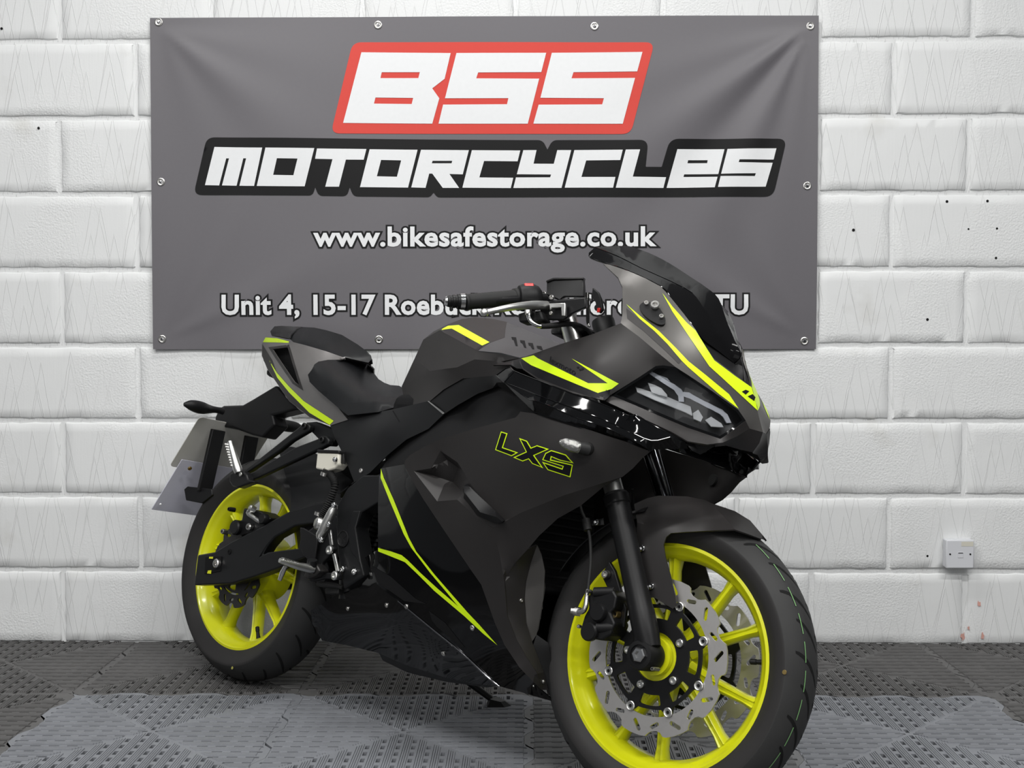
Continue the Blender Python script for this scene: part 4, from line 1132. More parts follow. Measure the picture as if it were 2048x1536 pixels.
# bright reflector bowls lean back so that they face the ceiling lamps
BVH['lens_shape'] = None
_b = bmesh.new(); surf_bm(_b, hl, BODY, 15); BVH['lens_shape'] = BVHTree.FromBMesh(_b); _b.free()
for pl in (((415, 430, .018), (600, 490, .018), (790, 548, .018), (1060, 662, .018), (1082, 768, .003), (1000, 727, .003), (640, 582, .003), (440, 487, .003)), ((560, 383, .020), (640, 408, .020), (720, 448, .020), (782, 520, .012), (790, 546, .006), (700, 520, .006), (605, 488, .006)), ((1085, 740, .018), (1150, 698, .020), (1205, 785, .008), (1180, 838, .003), (1095, 802, .003)), ((1230, 820, .016), (1300, 780, .020), (1420, 858, .012), (1445, 902, .004), (1300, 892, .004))):
    pts = []
    for q in pl:
        (u, v), = T('X', q[:2]); p, n = cast(u, v, ['lens_shape']); pts.append((u, v, -p.y - q[2]))
    panel('reflector', [pts], 'reflector', hh, step=8, thick=.0015, mirror=False)
hlens = panel('headlight_lens', [hl], 'clear_lens', step=15, thick=0)
hin = offset_poly(hl, 5.5)
decal('lens_border', [p[:2] for p in hl], ['headlight_lens'], 'gloss_black', hlens, lift=.0006, holes=[hin], step=12)
trim_lo = T('F', (480, 1045, .183), (620, 1110, .178), (900, 1240, .155), (1000, 1298, .142), (1120, 1318, .116))
panel('headlight_trim', [T('F', (520, 1018, .174), (525, 1014, .174)) + hl[-1:-4:-1] + T('F', (1200, 1284, .088), (1215, 1306, .086)) + trim_lo[::-1],
                         T('F', (1200, 1284, .088), (1270, 1240, .072), (1335, 1188, .054), (1355, 1170, .047), (1380, 1220, .033), (1300, 1270, .06), (1215, 1306, .086))], 'matte_charcoal', step=10)
panel('nose_chin', [T('F', (1215, 1306, .086), (1300, 1270, .06), (1380, 1220, .033), (1462, 1243, 0), (1440, 1310, 0), (1400, 1366, 0), (1330, 1352, .022), (1235, 1325, .06)), T('F', (1120, 1318, .105), (1215, 1306, .086), (1235, 1325, .06), (1170, 1332, .085))], 'matte_charcoal', step=10)
panel('chin_wing', [T('X', (1000, 1085, .135), (1150, 1108, .115), (1350, 1122, .09), (1175, 1225, .10), (1080, 1180, .125))], 'satin_black', step=10)
# ---- windscreen
near = T('F', (392, 140, .112), (402, 172, .115), (520, 211, .119), (640, 251, .118), (835, 345, .11), (900, 418, .103), (980, 518, .096), (1050, 611, .088), (1095, 672, .072), (1185, 740, .042), (1290, 822, 0))
cres = T('F', (430, 106, .092), (580, 165, .086), (720, 236, .079), (985, 358, .064), (1080, 450, .058), (1180, 640, .042))
cen = T('F', (1290, 822, 0), (1332, 772, 0), (1290, 680, 0), (1240, 560, 0), (1190, 422, 0), (1110, 350, 0), (1020, 290, 0), (880, 200, 0), (760, 140, 0), (640, 99, 0))
near = catmull(near, 3); cres = catmull(cres, 3); cen = catmull(cen, 3)
wsc = panel('windscreen', [near[:-1] + [near[-1]] + cres[::-1], [cres[0]] + cres[1:] + cen + T('F', (560, 97, .05))], 'smoked_acrylic', step=9, thick=.0025, angle=20)
wsc['label'] = 'dark smoked windscreen'
for ln in (cres[:11], near[3:22]):  # added beads mimic the highlight lines on the screen's crease and rim
    for fr in (0, 1):
        pp_ = [BODY.at(*p) for p in ln]
        if fr: pp_ = [BODY.mir(p) for p in pp_]
        tube('screen_highlight_bead', pp_, .0011, 'gloss_black', OTHER[wsc] if fr else wsc, 8)
panel('screen_base', [T('F', (1050, 625, .082), (1100, 712, .070), (1160, 795, .058), (1290, 892, .02), (1385, 960, -.008), (1350, 860, 0), (1330, 790, 0), (1290, 826, 0), (1185, 745, .038), (1095, 680, .066))], 'plastic_black', step=10)
# inner dash behind the screen, seen through it
panel('instrument_hood', [T('F', (600, 530, .15), (598, 420, .14), (820, 400, .09), (1000, 560, .07), (1120, 700, .04), (1180, 760, 0), (1150, 560, 0), (950, 400, 0), (700, 420, .06))], 'void_black', step=14)
# mirror blanking mounts
mt = T('F', (705, 490), (715, 462), (745, 452), (800, 462), (835, 500), (862, 555), (858, 585), (830, 592), (790, 575), (740, 540))
mo = decal('mirror_mount', [p[:2] for p in catmull(mt, 3, True)], ['screen_surround'], 'satin_black', surr, lift=.006, step=7)
mo.modifiers.new('thickness', 'SOLIDIFY').thickness = .006
OTHER[mo] = [c for c in OTHER[surr].children if c.name.startswith('mirror_mount')][0]
for cx, cy, r, h in ((747, 463, .0052, .006), (838, 545, .0052, .006), (800, 480, .0098, .010)):
    (u, v), = T('F', (cx, cy)); p, n = cast(u, v, ['screen_surround'])
    b1 = bolt(p + n * .005, n, r, 'steel', surr, h); mirrored(b1, BODY, 'bolt', OTHER[surr])
# ---- front turn signal
(u, v), = T('W', (1470, 1350)); p, n = cast(u, v, ['side_fairing'])
q0 = BODY.at(*T('W', (1090, 1250, .268))[0]); q1 = BODY.at(*T('W', (1330, 1330, .255))[0])
for fr in (0, 1):
    f_ = (lambda x: BODY.mir(x)) if fr else (lambda x: Vector(x))
    stalk = tube('turn_signal', [f_(p - n * .01), f_(p + n * .012), f_(p + (q1 - p) * .75)], [.0135, .013, .011], 'rubber', OTHER[side] if fr else side, 16)
    tube('signal_lens', [f_(q1 + (p - q1) * .3), f_(q1 + (p - q1) * .1), f_(q1 + (q0 - q1) * .3), f_(q1 + (q0 - q1) * .75), f_(q0)], [.009, .0115, .0125, .010, .004], 'amber_clear', OTHER[side] if fr else side, 14)
# ---- inner fairing and tank side trim
panel('inner_fairing', [T('C', (475, 775, .128), (560, 720, .13), (700, 640, .135), (840, 590, .14), (900, 570, .15), (1040, 690, .17), (1090, 775, .2), (985, 790, .19), (960, 815, .19), (700, 885, .185), (460, 960, .175), (330, 1020, .17), (205, 1120, .17), (190, 1140, .168), (60, 1170, .15), (45, 1150, .15), (110, 1050, .135), (240, 940, .13), (300, 890, .13))], 'void_black', ctrl=T('C', (600, 830, .13)))
panel('tank_side_trim', [T('C', (372, 692, .13), (470, 610, .135), (600, 535, .143), (830, 515, .165), (880, 562, .19), (1040, 690, .205), (930, 640, .172), (840, 588, .155), (700, 640, .147), (560, 720, .142), (475, 777, .14))], 'satin_black', step=10)
# ---- tank
c0 = (445, 203, .088)
tank = panel('fuel_tank', [
    T('C', c0, (475, 225, .1), (600, 292, .125), (700, 346, .145), (860, 362, .156), (990, 396, .164), (860, 420, .158), (680, 405, .157), (560, 460, .152), (490, 468, .148)),
    T('C', c0, (490, 468, .148), (375, 485, .125), (270, 400, .085), (330, 270, .08)),
    T('C', (270, 400, .085), (375, 485, .125), (182, 590, .075)),
    T('C', (490, 468, .148), (560, 460, .152), (680, 405, .157), (860, 420, .158), (960, 440, .165), (840, 516, .158), (600, 536, .146), (470, 610, .138), (372, 692, .132), (200, 740, .10), (195, 660, .085), (182, 590, .075), (375, 485, .125)),
    T('C', c0, (500, 165, .05), (590, 130, .012), (680, 118, 0), (800, 128, 0), (900, 150, 0), (892, 190, .035), (886, 255, .078), (785, 292, .11), (700, 346, .145), (600, 292, .125), (475, 225, .1)),
    T('C', c0, (330, 270, .08), (400, 215, .04), (500, 165, .05))], 'matte_charcoal', step=11, angle=16)
tfc = panel('tank_front_cover', [T('C', (702, 347, .147), (785, 293, .113), (886, 256, .081), (892, 192, .04), (900, 152, .002), (1000, 190, 0), (1110, 235, 0), (1200, 272, 0), (1290, 310, .03), (1200, 345, .11), (1100, 370, .15), (990, 394, .165), (860, 361, .158))], 'satin_grey', step=11)
decal('lime_stripe', T('G', (185, 655), (260, 615), (360, 607), (648, 767), (580, 799), (295, 640)), ['fuel_tank', 'tank_front_cover'], 'lime_decal', tank)
decal('tank_band', T('G', (200, 662), (290, 640), (585, 800), (535, 845), (215, 672)), ['fuel_tank', 'tank_front_cover'], 'satin_black', tank, lift=.0005)
for i, (x, y) in enumerate(((850, 718), (930, 748), (1005, 772), (1085, 800))):
    hgt = (85, 70, 60, 40)[i]
    decal('vent_slot', T('G', (x, y), (x + 45, y + 4), (x + 60, y + hgt), (x + 40, y + hgt - 2), (x + 22, y + 28), (x + 8, y + 25)), ['tank_front_cover'], 'void_black', tfc, lift=.0006, step=20)
# ---- seats
seat_cr = catmull(T('A', (1108, 471, .146), (1160, 560, .150), (1246, 655, .152), (1367, 700, .144), (1560, 704, .118), (1698, 682, .080), (1738, 640, .04)), 2)
panel('rider_seat', [T('A', (1108, 471, .146), (1122, 440, .138), (1150, 420, .124), (1216, 408, .095), (1300, 407, .05), (1400, 415, -.01), (1485, 434, -.065), (1530, 500, -.08), (1560, 540, -.08), (1600, 565, -.07), (1640, 580, -.05), (1700, 585, -.01), (1735, 605, .01)) + seat_cr[:0:-1],
    seat_cr[:1] + T('A', (1078, 510, .150), (1090, 560, .153), (1150, 620, .156), (1285, 735, .156), (1350, 787, .152), (1560, 764, .128), (1700, 724, .092), (1740, 660, .05)) + seat_cr[:0:-1]], 'seat_vinyl', ctrl=T('A', (1230, 530, .134), (1400, 570, .092), (1560, 625, .066)), step=11, angle=70, mirror=False)
box('seat_base', BODY.pt(.36, .02, .735), (.30, .17, .06), 'plastic_black', bike, Matrix.Rotation(R_(6), 3, 'Y'), .02)
pil_cr = T('A', (965, 235, .080), (985, 262, .086), (1060, 285, .084), (1200, 325, .066), (1330, 370, .042), (1470, 405, .012), (1505, 395, .002))
panel('pillion_seat', [T('A', (965, 235, .080), (1000, 200, .046), (1040, 184, 0), (1120, 188, 0), (1200, 205, 0), (1310, 238, 0), (1420, 305, 0), (1480, 350, 0), (1508, 378, 0)) + pil_cr[:0:-1],
    pil_cr[:1] + T('A', (952, 262, .092), (985, 287, .096), (1200, 347, .072), (1330, 392, .046), (1490, 428, .008), (1510, 405, .002)) + pil_cr[:0:-1]], 'seat_vinyl', step=10, angle=50, ctrl=T('A', (1100, 235, .045), (1250, 280, .032)))
panel('seat_cowl', [T('A', (822, 212, .07), (850, 180, .02), (900, 176, 0), (1040, 183, 0), (1000, 199, .052), (963, 235, .09), (950, 264, .1), (890, 250, .09), (830, 240, .078))], 'satin_black', step=10)
panel('seat_gap_cover', [T('A', (1300, 404, .06), (1335, 394, .044), (1490, 428, .006), (1500, 440, -.03), (1486, 440, -.05), (1400, 424, -.02), (1300, 414, .04))], 'matte_silver', step=9, mirror=False)
# ---- tail panel
tp_hole = T('A', (835, 335, .095), (940, 322, .112), (975, 440, .126), (1020, 583, .133), (985, 560, .13), (870, 390, .104))
tail = T('A', (795, 252, .08), (950, 280, .108), (1060, 308, .098), (1200, 349, .075), (1335, 396, .045), (1300, 406, .06), (1190, 412, .088), (1120, 448, .118), (1078, 518, .133), (1150, 618, .142), (1285, 735, .143), (1350, 818, .141), (1230, 857, .136), (1090, 800, .13), (950, 690, .12), (860, 560, .105), (800, 470, .09), (763, 380, .075), (763, 300, .07))
tailo = panel('tail_panel', [tail], 'matte_silver', holes=[tp_hole], step=11)
tailo['label'] = 'bronze grey tail panel'
panel('tail_duct', [[(u, v, s - .03) for u, v, s in offset_poly(tp_hole, -3) and [(a[0], a[1], b[2]) for a, b in zip(offset_poly(tp_hole, -3), tp_hole)]]], 'void_black', step=10)
decal('lime_stripe', T('A', (815, 412), (870, 500), (950, 590), (1050, 690), (1255, 825), (1228, 853), (1090, 770), (950, 630), (870, 530)), ['tail_panel'], 'lime_decal', tailo)
decal('dark_band', T('A', (768, 302), (835, 412), (880, 535), (950, 632), (1090, 772), (1226, 852), (1090, 797), (950, 687), (862, 558), (802, 468), (766, 380)), ['tail_panel'], 'matte_charcoal', tailo, lift=.0005)
decal('duct_rim', [p[:2] for p in offset_poly(tp_hole, -4.5)], ['tail_panel'], 'matte_charcoal', tailo, lift=.0006, holes=[[p[:2] for p in tp_hole]])
decal('lime_patch', T('A', (772, 288), (790, 256), (870, 262), (950, 283), (948, 293), (860, 290)), ['tail_panel'], 'lime_decal', tailo)
text_decal('tail_word', 'LXS', T('A', (850, 276))[0], (6.5, 1.2), (-1.5, -5.5), ['tail_panel'], 'black_decal', tailo, .0012, .02)
# ---- side cover below the seat and main frame
sc_ = panel('side_cover', [T('A', (1230, 857, .134), (1350, 818, .139), (1360, 790, .136), (1560, 764, .12), (1650, 748, .128), (1900, 690, .138), (2012, 772, .142), (1900, 880, .146), (1750, 952, .15), (1620, 1060, .152), (1500, 1180, .152), (1395, 1245, .148), (1330, 1080, .14), (1265, 945, .135))], 'frame_black', ctrl=T('A', (1600, 850, .15)))
decal('panel_seam', T('A', (1655, 758), (1663, 756), (1708, 832), (1700, 834)), ['side_cover'], 'void_black', sc_)
decal('panel_seam', T('A', (1895, 690), (1905, 690), (2012, 772), (2000, 780)), ['side_cover'], 'alloy', sc_)
boltsurf('A', 1442, 1166, ['side_cover'], .006, 'steel', sc_)
# ------------------------------------------------------------------ forks, mudguard, front brakes
FM = FORK.M.to_3x3()
def both(fn):
    """build a steering part on the right side, then mirrored on the left"""
    fn(lambda p: Vector(p), 1); fn(lambda p: FORK.mir(p), -1)
fk_b = FORK.at(*T('E', (640, 852, .113))[0]); fk_c = FORK.at(*T('E', (478, 110, .113))[0]); fk_t = FORK.at(*T('P', (1139, 652, .100))[0])
dirf = (fk_c - fk_b).normalized(); Lf = (fk_c - fk_b).length
def fork_leg(f, sd):
    a = f(fk_b); d = (f(fk_c) - a).normalized()
    leg = lathe('fork_leg', [(-.02, .0225), (0, .0245), (.012, .0255), (.05, .0252), (.06, .0238), (Lf * .35, .0232), (Lf * .72, .0232), (Lf * .75, .0238), (Lf * .93, .0240), (Lf * .94, .0262), (Lf, .0262), (Lf + .006, .022)], a, d, 'satin_black', bike, 36)
    tp = f(fk_t)
    tube('fork_stanchion', [a + d * Lf * .9, a + d * Lf + (tp - a - d * Lf) * .5, tp + (tp - a).normalized() * .03], .0198, 'dark_chrome' if sd < 0 else 'alloy', leg, 24)
    ax0 = f(FORK.pt(WB, -.096, RFZ)); yv = (f(FORK.pt(WB, -.2, RFZ)) - f(FORK.pt(WB, -.1, RFZ))).normalized()
    lathe('axle_clamp', [(-.012, .026), (-.008, .029), (.034, .029), (.040, .026), (.041, .019), (.038, .018), (.038, .0001)], ax0, yv, 'satin_black', leg, 32)
    lathe('axle_bolt', [(.034, .0145), (.043, .0145), (.045, .012), (.045, .007), (.040, .0068), (.040, .0001)], ax0, yv, 'chrome', leg, 6, 20)
    bm = bmesh.new(); tube_bm(bm, [a + d * .01, ax0 + yv * .014 + d * .006], [.0235, .024], 20); from_bm('fork_foot', bm, 'satin_black', leg)
    bolt(ax0 + yv * .018 - d * .022 + (FM @ Vector((.024, 0, 0))), yv, .0038, 'steel', leg, .024)
both(fork_leg)
fcr = T('E', (973, 146, .004), (1030, 205, .034), (1101, 286, .062))
F1 = T('E', (572, 152, .045), (640, 122, .02), (700, 108, .005), (850, 112, 0), (940, 130, 0)) + fcr + T('E', (1000, 290, .07), (830, 299, .08), (765, 305, .082), (740, 325, .083), (726, 365, .084), (735, 425, .085), (760, 520, .086), (790, 640, .086), (792, 680, .086), (776, 702, .086), (690, 650, .086), (612, 600, .086), (585, 480, .086), (572, 380, .085), (586, 320, .083), (588, 250, .079))
F2 = T('E', (973, 146, .004), (1100, 189, 0), (1180, 238, 0), (1247, 316, 0), (1240, 336, .012), (1160, 306, .045)) + fcr[:0:-1]
fend = panel('front_mudguard', [F1, F2], 'matte_charcoal', frame=FORK, step=10, angle=12, ctrl=T('E', (690, 215, .071), (820, 205, .062), (940, 225, .054)))
fend['label'] = 'matt charcoal front mudguard'
for cx, cy in ((618, 385), (666, 583)): boltpx('E', cx, cy, .086, .0062, 'chrome', fend, FORK, .006)
# rear half of the mudguard, curving down behind the tyre
vs = []; fs = []; na, nb = 16, 9
for i in range(na + 1):
    a = R_(106 + 48 * i / na)
    for j in range(nb):
        t = -1 + 2 * j / (nb - 1); y = .066 * t; r = .302 - .016 * abs(t) ** 3
        vs.append(tuple(ftf(Vector((r * math.cos(a), y, r * math.sin(a))))))
for i in range(na):
    for j in range(nb - 1):
        q = i * nb + j; fs.append((q, q + 1, q + nb + 1, q + nb))
rg = from_data('mudguard_tail', vs, fs, 'satin_black', bike, 50); rg.modifiers.new('thickness', 'SOLIDIFY').thickness = .002
# calipers
def cal(sidepar=None):
    c = prism('front_caliper', T('E', (345, 608, .128), (400, 596, .128), (462, 602, .128), (482, 640, .128), (470, 700, .128), (446, 722, .128), (472, 780, .128), (448, 838, .128), (400, 868, .128), (330, 855, .128), (292, 800, .128), (310, 740, .128), (332, 700, .128), (330, 640, .128)), .055, 'satin_black', frame=FORK, bev=.004, seg=3)
    for cx, cy, r in ((392, 722, .0175), (345, 822, .0185)):
        p = FORK.at(*T('E', (cx, cy, .128))[0])
        lathe('piston_cap', [(0, r), (.008, r), (.012, r * .86), (.012, .0001)], p, FM @ Vector((0, -1, 0)), 'satin_black', c, 28)
    for (x0, y0, x1, y1, r) in ((365, 615, 470, 612, .010), (380, 800, 468, 800, .011)):
        bm = bmesh.new(); tube_bm(bm, [FORK.at(*T('E', (x0, y0, .125))[0]), FORK.at(*T('E', (x1, y1, .118))[0])], r, 14); from_bm('slide_pin', bm, 'plastic_black', c)
    br = prism('caliper_bracket', T('E', (440, 452, .098), (470, 500, .098), (500, 600, .098), (530, 700, .098), (520, 800, .098), (470, 790, .098), (455, 640, .098), (408, 545, .098), (410, 505, .098)), .010, 'satin_black', frame=FORK, bev=.002)
    boltpx('E', 430, 522, .100, .0085, 'steel', br, FORK, .010); boltpx('E', 484, 732, .100, .009, 'brass', br, FORK, .012)
    boltpx('E', 346, 612, .132, .004, 'steel', c, FORK, .014); boltpx('E', 290, 795, .118, .004, 'steel', c, FORK, .008)
    fit_ = [FORK.at(*p) for p in T('E', (268, 716, .135), (300, 716, .136), (318, 690, .136), (324, 640, .132), (330, 600, .130))]
    tube('banjo', fit_, [.0055, .0055, .005, .0046, .004], 'steel', c, 12, 3)
    p = FORK.at(*T('E', (275, 716, .132))[0]); lathe('banjo_bolt', [(-.006, .009), (.006, .009), (.010, .0065), (.014, .006)], p, FM @ Vector((-.75, -.6, 0)), 'steel', c, 12)
    hose = [FORK.at(*p) for p in T('E', (330, 602, .130), (345, 450, .126), (340, 330, .124), (318, 240, .122), (296, 185, .118), (290, 120, .11), (330, 0, .09))]
    tube('brake_hose', hose, .0034, 'rubber', c, 10, 6)
    tube('hose_ferrule', [FORK.at(*T('E', (318, 232, .122))[0]), FORK.at(*T('E', (330, 290, .1235))[0])], .0085, 'rubber', c, 14)
    prism('hose_clip', T('E', (312, 238, .118), (372, 236, .115), (412, 224, .112), (414, 262, .112), (372, 264, .115), (312, 275, .118)), .004, 'satin_black', c, FORK, .001)
    boltpx('E', 377, 249, .118, .0062, 'chrome', c, FORK, .006)
    return c
c_r = cal()
for o in [c_r] + [x for x in bike.children if x.name == 'caliper_bracket']:
    m = mirrored(o, FORK)
    for ch in o.children: mirrored(ch, FORK, None, m)

# ------------------------------------------------------------------ handlebars
hb = T('G', (250, 383, .375), (430, 390, .345), (900, 352, .245), (1160, 352, .200))
H0, H1, H2, H3 = [FORK.at(*p) for p in hb]
bd = (H3 - H0).normalized()
def bars(f, sd):
    a, b, c, d = f(H0), f(H1), f(H2), f(H3); ax = (d - a).normalized(); ft = f(fk_t)
    bar = tube('handlebar', [b, d, d + (ft - d) * .5, ft], .011, 'satin_black', bike, 16)
    L_ = (c - b).length
    lathe('bar_end_weight', [(-.002, .0001), (-.002, .007), (.001, .011), (.006, .0125), (.007, .0115), (.010, .0118), (.011, .0133), (.016, .0138), (.017, .0128), (.020, .0130), (.021, .0150), (.030, .0158), (.036, .0160), (.037, .0150)], a, (b - a), 'satin_black', bar, 28, 20)
    lathe('bar_end_ring', [(.0, .0162), (.009, .0166)], a + (b - a).normalized() * ((b - a).length * .68), (b - a), 'chrome', bar, 28)
    lathe('bar_end_cap', [(-.004, .0001), (-.004, .0085), (0, .0105)], a, (b - a), 'chrome', bar, 24)
    pr = [(-.004, .0148), (0, .0168)]
    for i in range(30):
        t = i / 29; pr.append((.004 + (L_ - .012) * t, .0155 + (.0005 if i % 2 else 0) + .0012 * t))
    pr += [(L_ - .006, .0195), (L_, .0205), (L_ + .004, .019)]
    lathe('grip', pr, b, (c - b), 'rubber', bar, 26, 30)
    hx = (d - c).normalized()
    sw = lathe('switch_housing', [(0, .0195), (.003, .0255), (.010, .0285), (.034, .0285), (.044, .024), (.050, .016)], c + hx * .002, hx, 'plastic_black', bar, 28)
    if sd > 0:
        up_ = (FM @ axd).normalized()
        s0 = FORK.at(*T('G', (1012, 252, .238))[0])
        M = Matrix((hx, hx.cross(up_).normalized(), up_)).transposed()
        box('kill_switch', s0, (.020, .014, .012), 'red_plastic', bar, M, .002)
    # lever
    q = [f(FORK.at(*p)) for p in T('G', (600, 492, .352), (700, 470, .338), (820, 445, .315), (940, 428, .285), (1060, 420, .25), (1180, 425, .215))]
    tube('lever', q, [.0052, .0062, .0068, .0078, .0092, .0098], 'alloy', bar, 14, 4)
    lathe('lever_ball', [(-.0085, .0001), (-.0075, .0045), (-.004, .0078), (0, .0088), (.004, .0078), (.0075, .0052)], q[0], (q[1] - q[0]), 'alloy', bar, 20)
both(bars)
rb = [o for o in bike.children if o.name == 'handlebar'][0]
away = (BODY.W.to_3x3() @ Vector((0.12, 1, 0))).normalized()
mc = prism('brake_master_cylinder', T('G', (1120, 400, .212), (1250, 372, .212), (1540, 345, .205), (1550, 440, .205), (1420, 500, .205), (1340, 560, .205), (1150, 560, .21), (1115, 470, .212)), .045, 'satin_black', rb, FORK, .003, into=away)
prism('lever_bracket', T('G', (1205, 402, .224), (1350, 398, .222), (1350, 520, .222), (1315, 520, .222), (1312, 440, .222), (1225, 445, .224), (1205, 470, .224)), .008, 'alloy', rb, FORK, .0015)
prism('brake_reservoir', T('G', (1180, 195, .196), (1245, 172, .196), (1520, 168, .188), (1532, 345, .188), (1340, 345, .196), (1300, 378, .198), (1215, 345, .2), (1178, 325, .2)), .05, 'satin_black', rb, FORK, .003, into=away)
prism('reservoir_cap', T('G', (1172, 190, .2), (1240, 164, .2), (1524, 160, .19), (1526, 182, .19), (1245, 186, .2), (1176, 212, .2)), .054, 'satin_black', rb, FORK, .002, into=away)
tube('banjo_pipe', [FORK.at(*p) for p in T('G', (1015, 492, .245), (1012, 530, .245), (1040, 578, .24), (1095, 610, .23), (1150, 617, .22))], .0045, 'chrome', rb, 12, 4)
tube('brake_hose', [FORK.at(*p) for p in T('G', (1125, 615, .225), (1220, 612, .205), (1340, 598, .18), (1450, 600, .15), (1545, 640, .12), (1600, 700, .10))], [.006, .006, .0055, .005, .004, .004], 'rubber', rb, 12, 4)
lathe('banjo_nut', [(0, .0075), (.010, .0075)], FORK.at(*T('G', (1015, 505, .245))[0]), FM @ axd, 'steel', rb, 6)
prism('throttle_box', T('G', (905, 500, .236), (1000, 470, .236), (1120, 470, .236), (1150, 560, .232), (1060, 575, .236), (920, 580, .238)), .03, 'plastic_black', rb, FORK, .004)
for cx, cy, s, r in ((1232, 352, .212, .0055), (1230, 500, .224, .004), (1165, 318, .2, .005)): boltpx('G', cx, cy, s, r, 'steel', rb, FORK, .006)
# triple clamp, ignition barrel and key
prism('triple_clamp', T('G', (1210, 640, .10), (1340, 590, .12), (1500, 600, .12), (1560, 650, .11), (1480, 690, .10), (1300, 690, .11), (1215, 690, .11)), .22, 'satin_black', bike, FORK, .004)
ig = FORK.at(*T('G', (1712, 610, .0))[0])
lathe('ignition_barrel', [(-.03, .025), (.006, .0255), (.012, .0245), (.014, .020), (.012, .018)], ig, FM @ axd, 'plastic_black', bike, 28)
prism('ignition_key', T('G', (1605, 255, .03), (1660, 300, .03), (1688, 365, .03), (1702, 460, .03), (1672, 495, .03), (1640, 470, .03), (1632, 395, .03), (1595, 340, .03)), .008, 'satin_black', bike, FORK, .002)
box('key_tag', FORK.at(*T('G', (1665, 468, .032))[0]), (.008, .004, .010), 'red_plastic', bike, None, .001)
prism('mirror_link', T('G', (1540, 300, .16), (1562, 300, .16), (1568, 590, .14), (1580, 620, .14), (1555, 622, .14), (1545, 560, .15)), .006, 'steel', bike, FORK, .001)

# ------------------------------------------------------------------ engine, radiator and dark inner masses
lathe('crankcase', [(-.13, .06), (-.128, .10), (-.10, .125), (.10, .125), (.128, .10), (.13, .06)], BODY.pt(.72, 0, .36), (0, 1, 0), 'void_black', bike, 32)
box('engine_block', BODY.pt(.84, 0, .44), (.20, .20, .26), 'void_black', bike, Matrix.Rotation(R_(30), 3, 'Y'), .02, 3)
box('airbox', BODY.pt(.78, 0, .68), (.50, .22, .20), 'void_black', bike, None, .03, 3)
box('sump', BODY.pt(.74, 0, .235), (.46, .14, .12), 'void_black', bike, None, .03, 3)
rad = box('radiator', BODY.pt(1.015, 0, .50), (.030, .23, .26), 'void_black', bike, Matrix.Rotation(R_(-12), 3, 'Y'), .006)
for i in range(13):
    box('radiator_fin', BODY.pt(1.033 - .004 * (i - 6) * .75, 0, .50 + (i - 6) * .018), (.006, .20, .004), 'satin_black', rad)
box('headstock', BODY.pt(1.10, 0, .82), (.10, .09, .22), 'void_black', bike, Matrix.Rotation(-CA, 3, 'Y'), .015)
for sd in (-1, 1):
    tube('frame_spar', [BODY.pt(1.12, .05 * sd, .80), BODY.pt(.90, .10 * sd, .70), BODY.pt(.60, .115 * sd, .58), BODY.pt(.48, .11 * sd, .44), BODY.pt(.49, .10 * sd, .28)], .024, 'frame_black', bike, 14, 5)
    tube('subframe_rail', [BODY.pt(.52, .095 * sd, .66), BODY.pt(.20, .09 * sd, .80), BODY.pt(-.02, .06 * sd, .86)], .013, 'frame_black', bike, 12, 4)
box('under_seat_tray', BODY.pt(.22, 0, .79), (.52, .13, .07), 'void_black', bike, Matrix.Rotation(R_(14), 3, 'Y'), .01)
bl_ = BODY.pt(.36, 0, .40)
# rear shock
lathe('shock_spring', [(0, .022)] + [(0.006 * i, .026 + .006 * (i % 2)) for i in range(1, 30)] + [(.18, .022)], BODY.pt(.40, 0, .40), (.06, 0, .2), 'satin_black', bike, 20)

# ------------------------------------------------------------------ swingarm, rear brake and mudguard
sw_h = T('B', (762, 545, .113), (800, 482, .113), (850, 425, .113), (990, 348, .114), (1110, 330, .115), (1120, 345, .115), (1030, 415, .115), (1012, 500, .115), (800, 527, .113))
sw_o = T('B', (325, 545, .116), (440, 525, .116), (560, 450, .115), (760, 352, .114), (830, 312, .114), (960, 242, .113), (1130, 192, .112), (1185, 195, .112), (1300, 300, .112), (1300, 560, .112), (1060, 560, .113), (1000, 585, .113), (860, 642, .114), (720, 692, .115), (560, 742, .116), (300, 752, .117))
swing = prism('swingarm', sw_o, .034, 'frame_black', holes=[sw_h], bev=.005, seg=3)
swing['label'] = 'black swingarm'
mirrored(swing)
tube('swingarm_crossbrace', [BODY.pt(.36, -.09, .33), BODY.pt(.36, .09, .33)], .03, 'frame_black', bike, 16)
prism('axle_slot', T('B', (378, 562, .1185), (488, 556, .1185), (478, 656, .1185), (372, 676, .1185)), .002, 'void_black', swing, BODY, 0)
for q in (((405, 558), (430, 558), (428, 572), (402, 570)), ((395, 652), (418, 650), (415, 674), (390, 672))):
    prism('adjuster_mark', [(u, v, .1192) for u, v in T('B', *q)], .001, 'lime_paint', swing, BODY, 0)
boltpx('B', 465, 605, .119, .0125, 'steel', swing, BODY, .010, 'axle_nut')
boltpx('B', 542, 525, .1155, .0075, 'void_black', swing, BODY, .002)
tube('rear_axle', [BODY.pt(0, -.115, RRZ), BODY.pt(0, .125, RRZ)], .010, 'steel', bike, 14)
lathe('wheel_spacer', [(0, .02), (.05, .02)], BODY.pt(0, -.10, RRZ), (0, 1, 0), 'alloy', bike, 20)
rc = prism('rear_caliper', T('B', (555, 352, .108), (580, 318, .108), (625, 305, .108), (640, 225, .108), (690, 235, .108), (760, 250, .108), (822, 295, .108), (760, 372, .108), (700, 395, .108), (620, 412, .108), (560, 392, .108)), .05, 'satin_black', bev=.004, seg=3)
for cx, cy, r in ((600, 360, .020), (790, 300, .014)):
    lathe('piston_cap', [(0, r), (.010, r), (.014, r * .85), (.014, .0001)], BODY.at(*T('B', (cx, cy, .108))[0]), (0, -1, 0), 'satin_black', rc, 26)
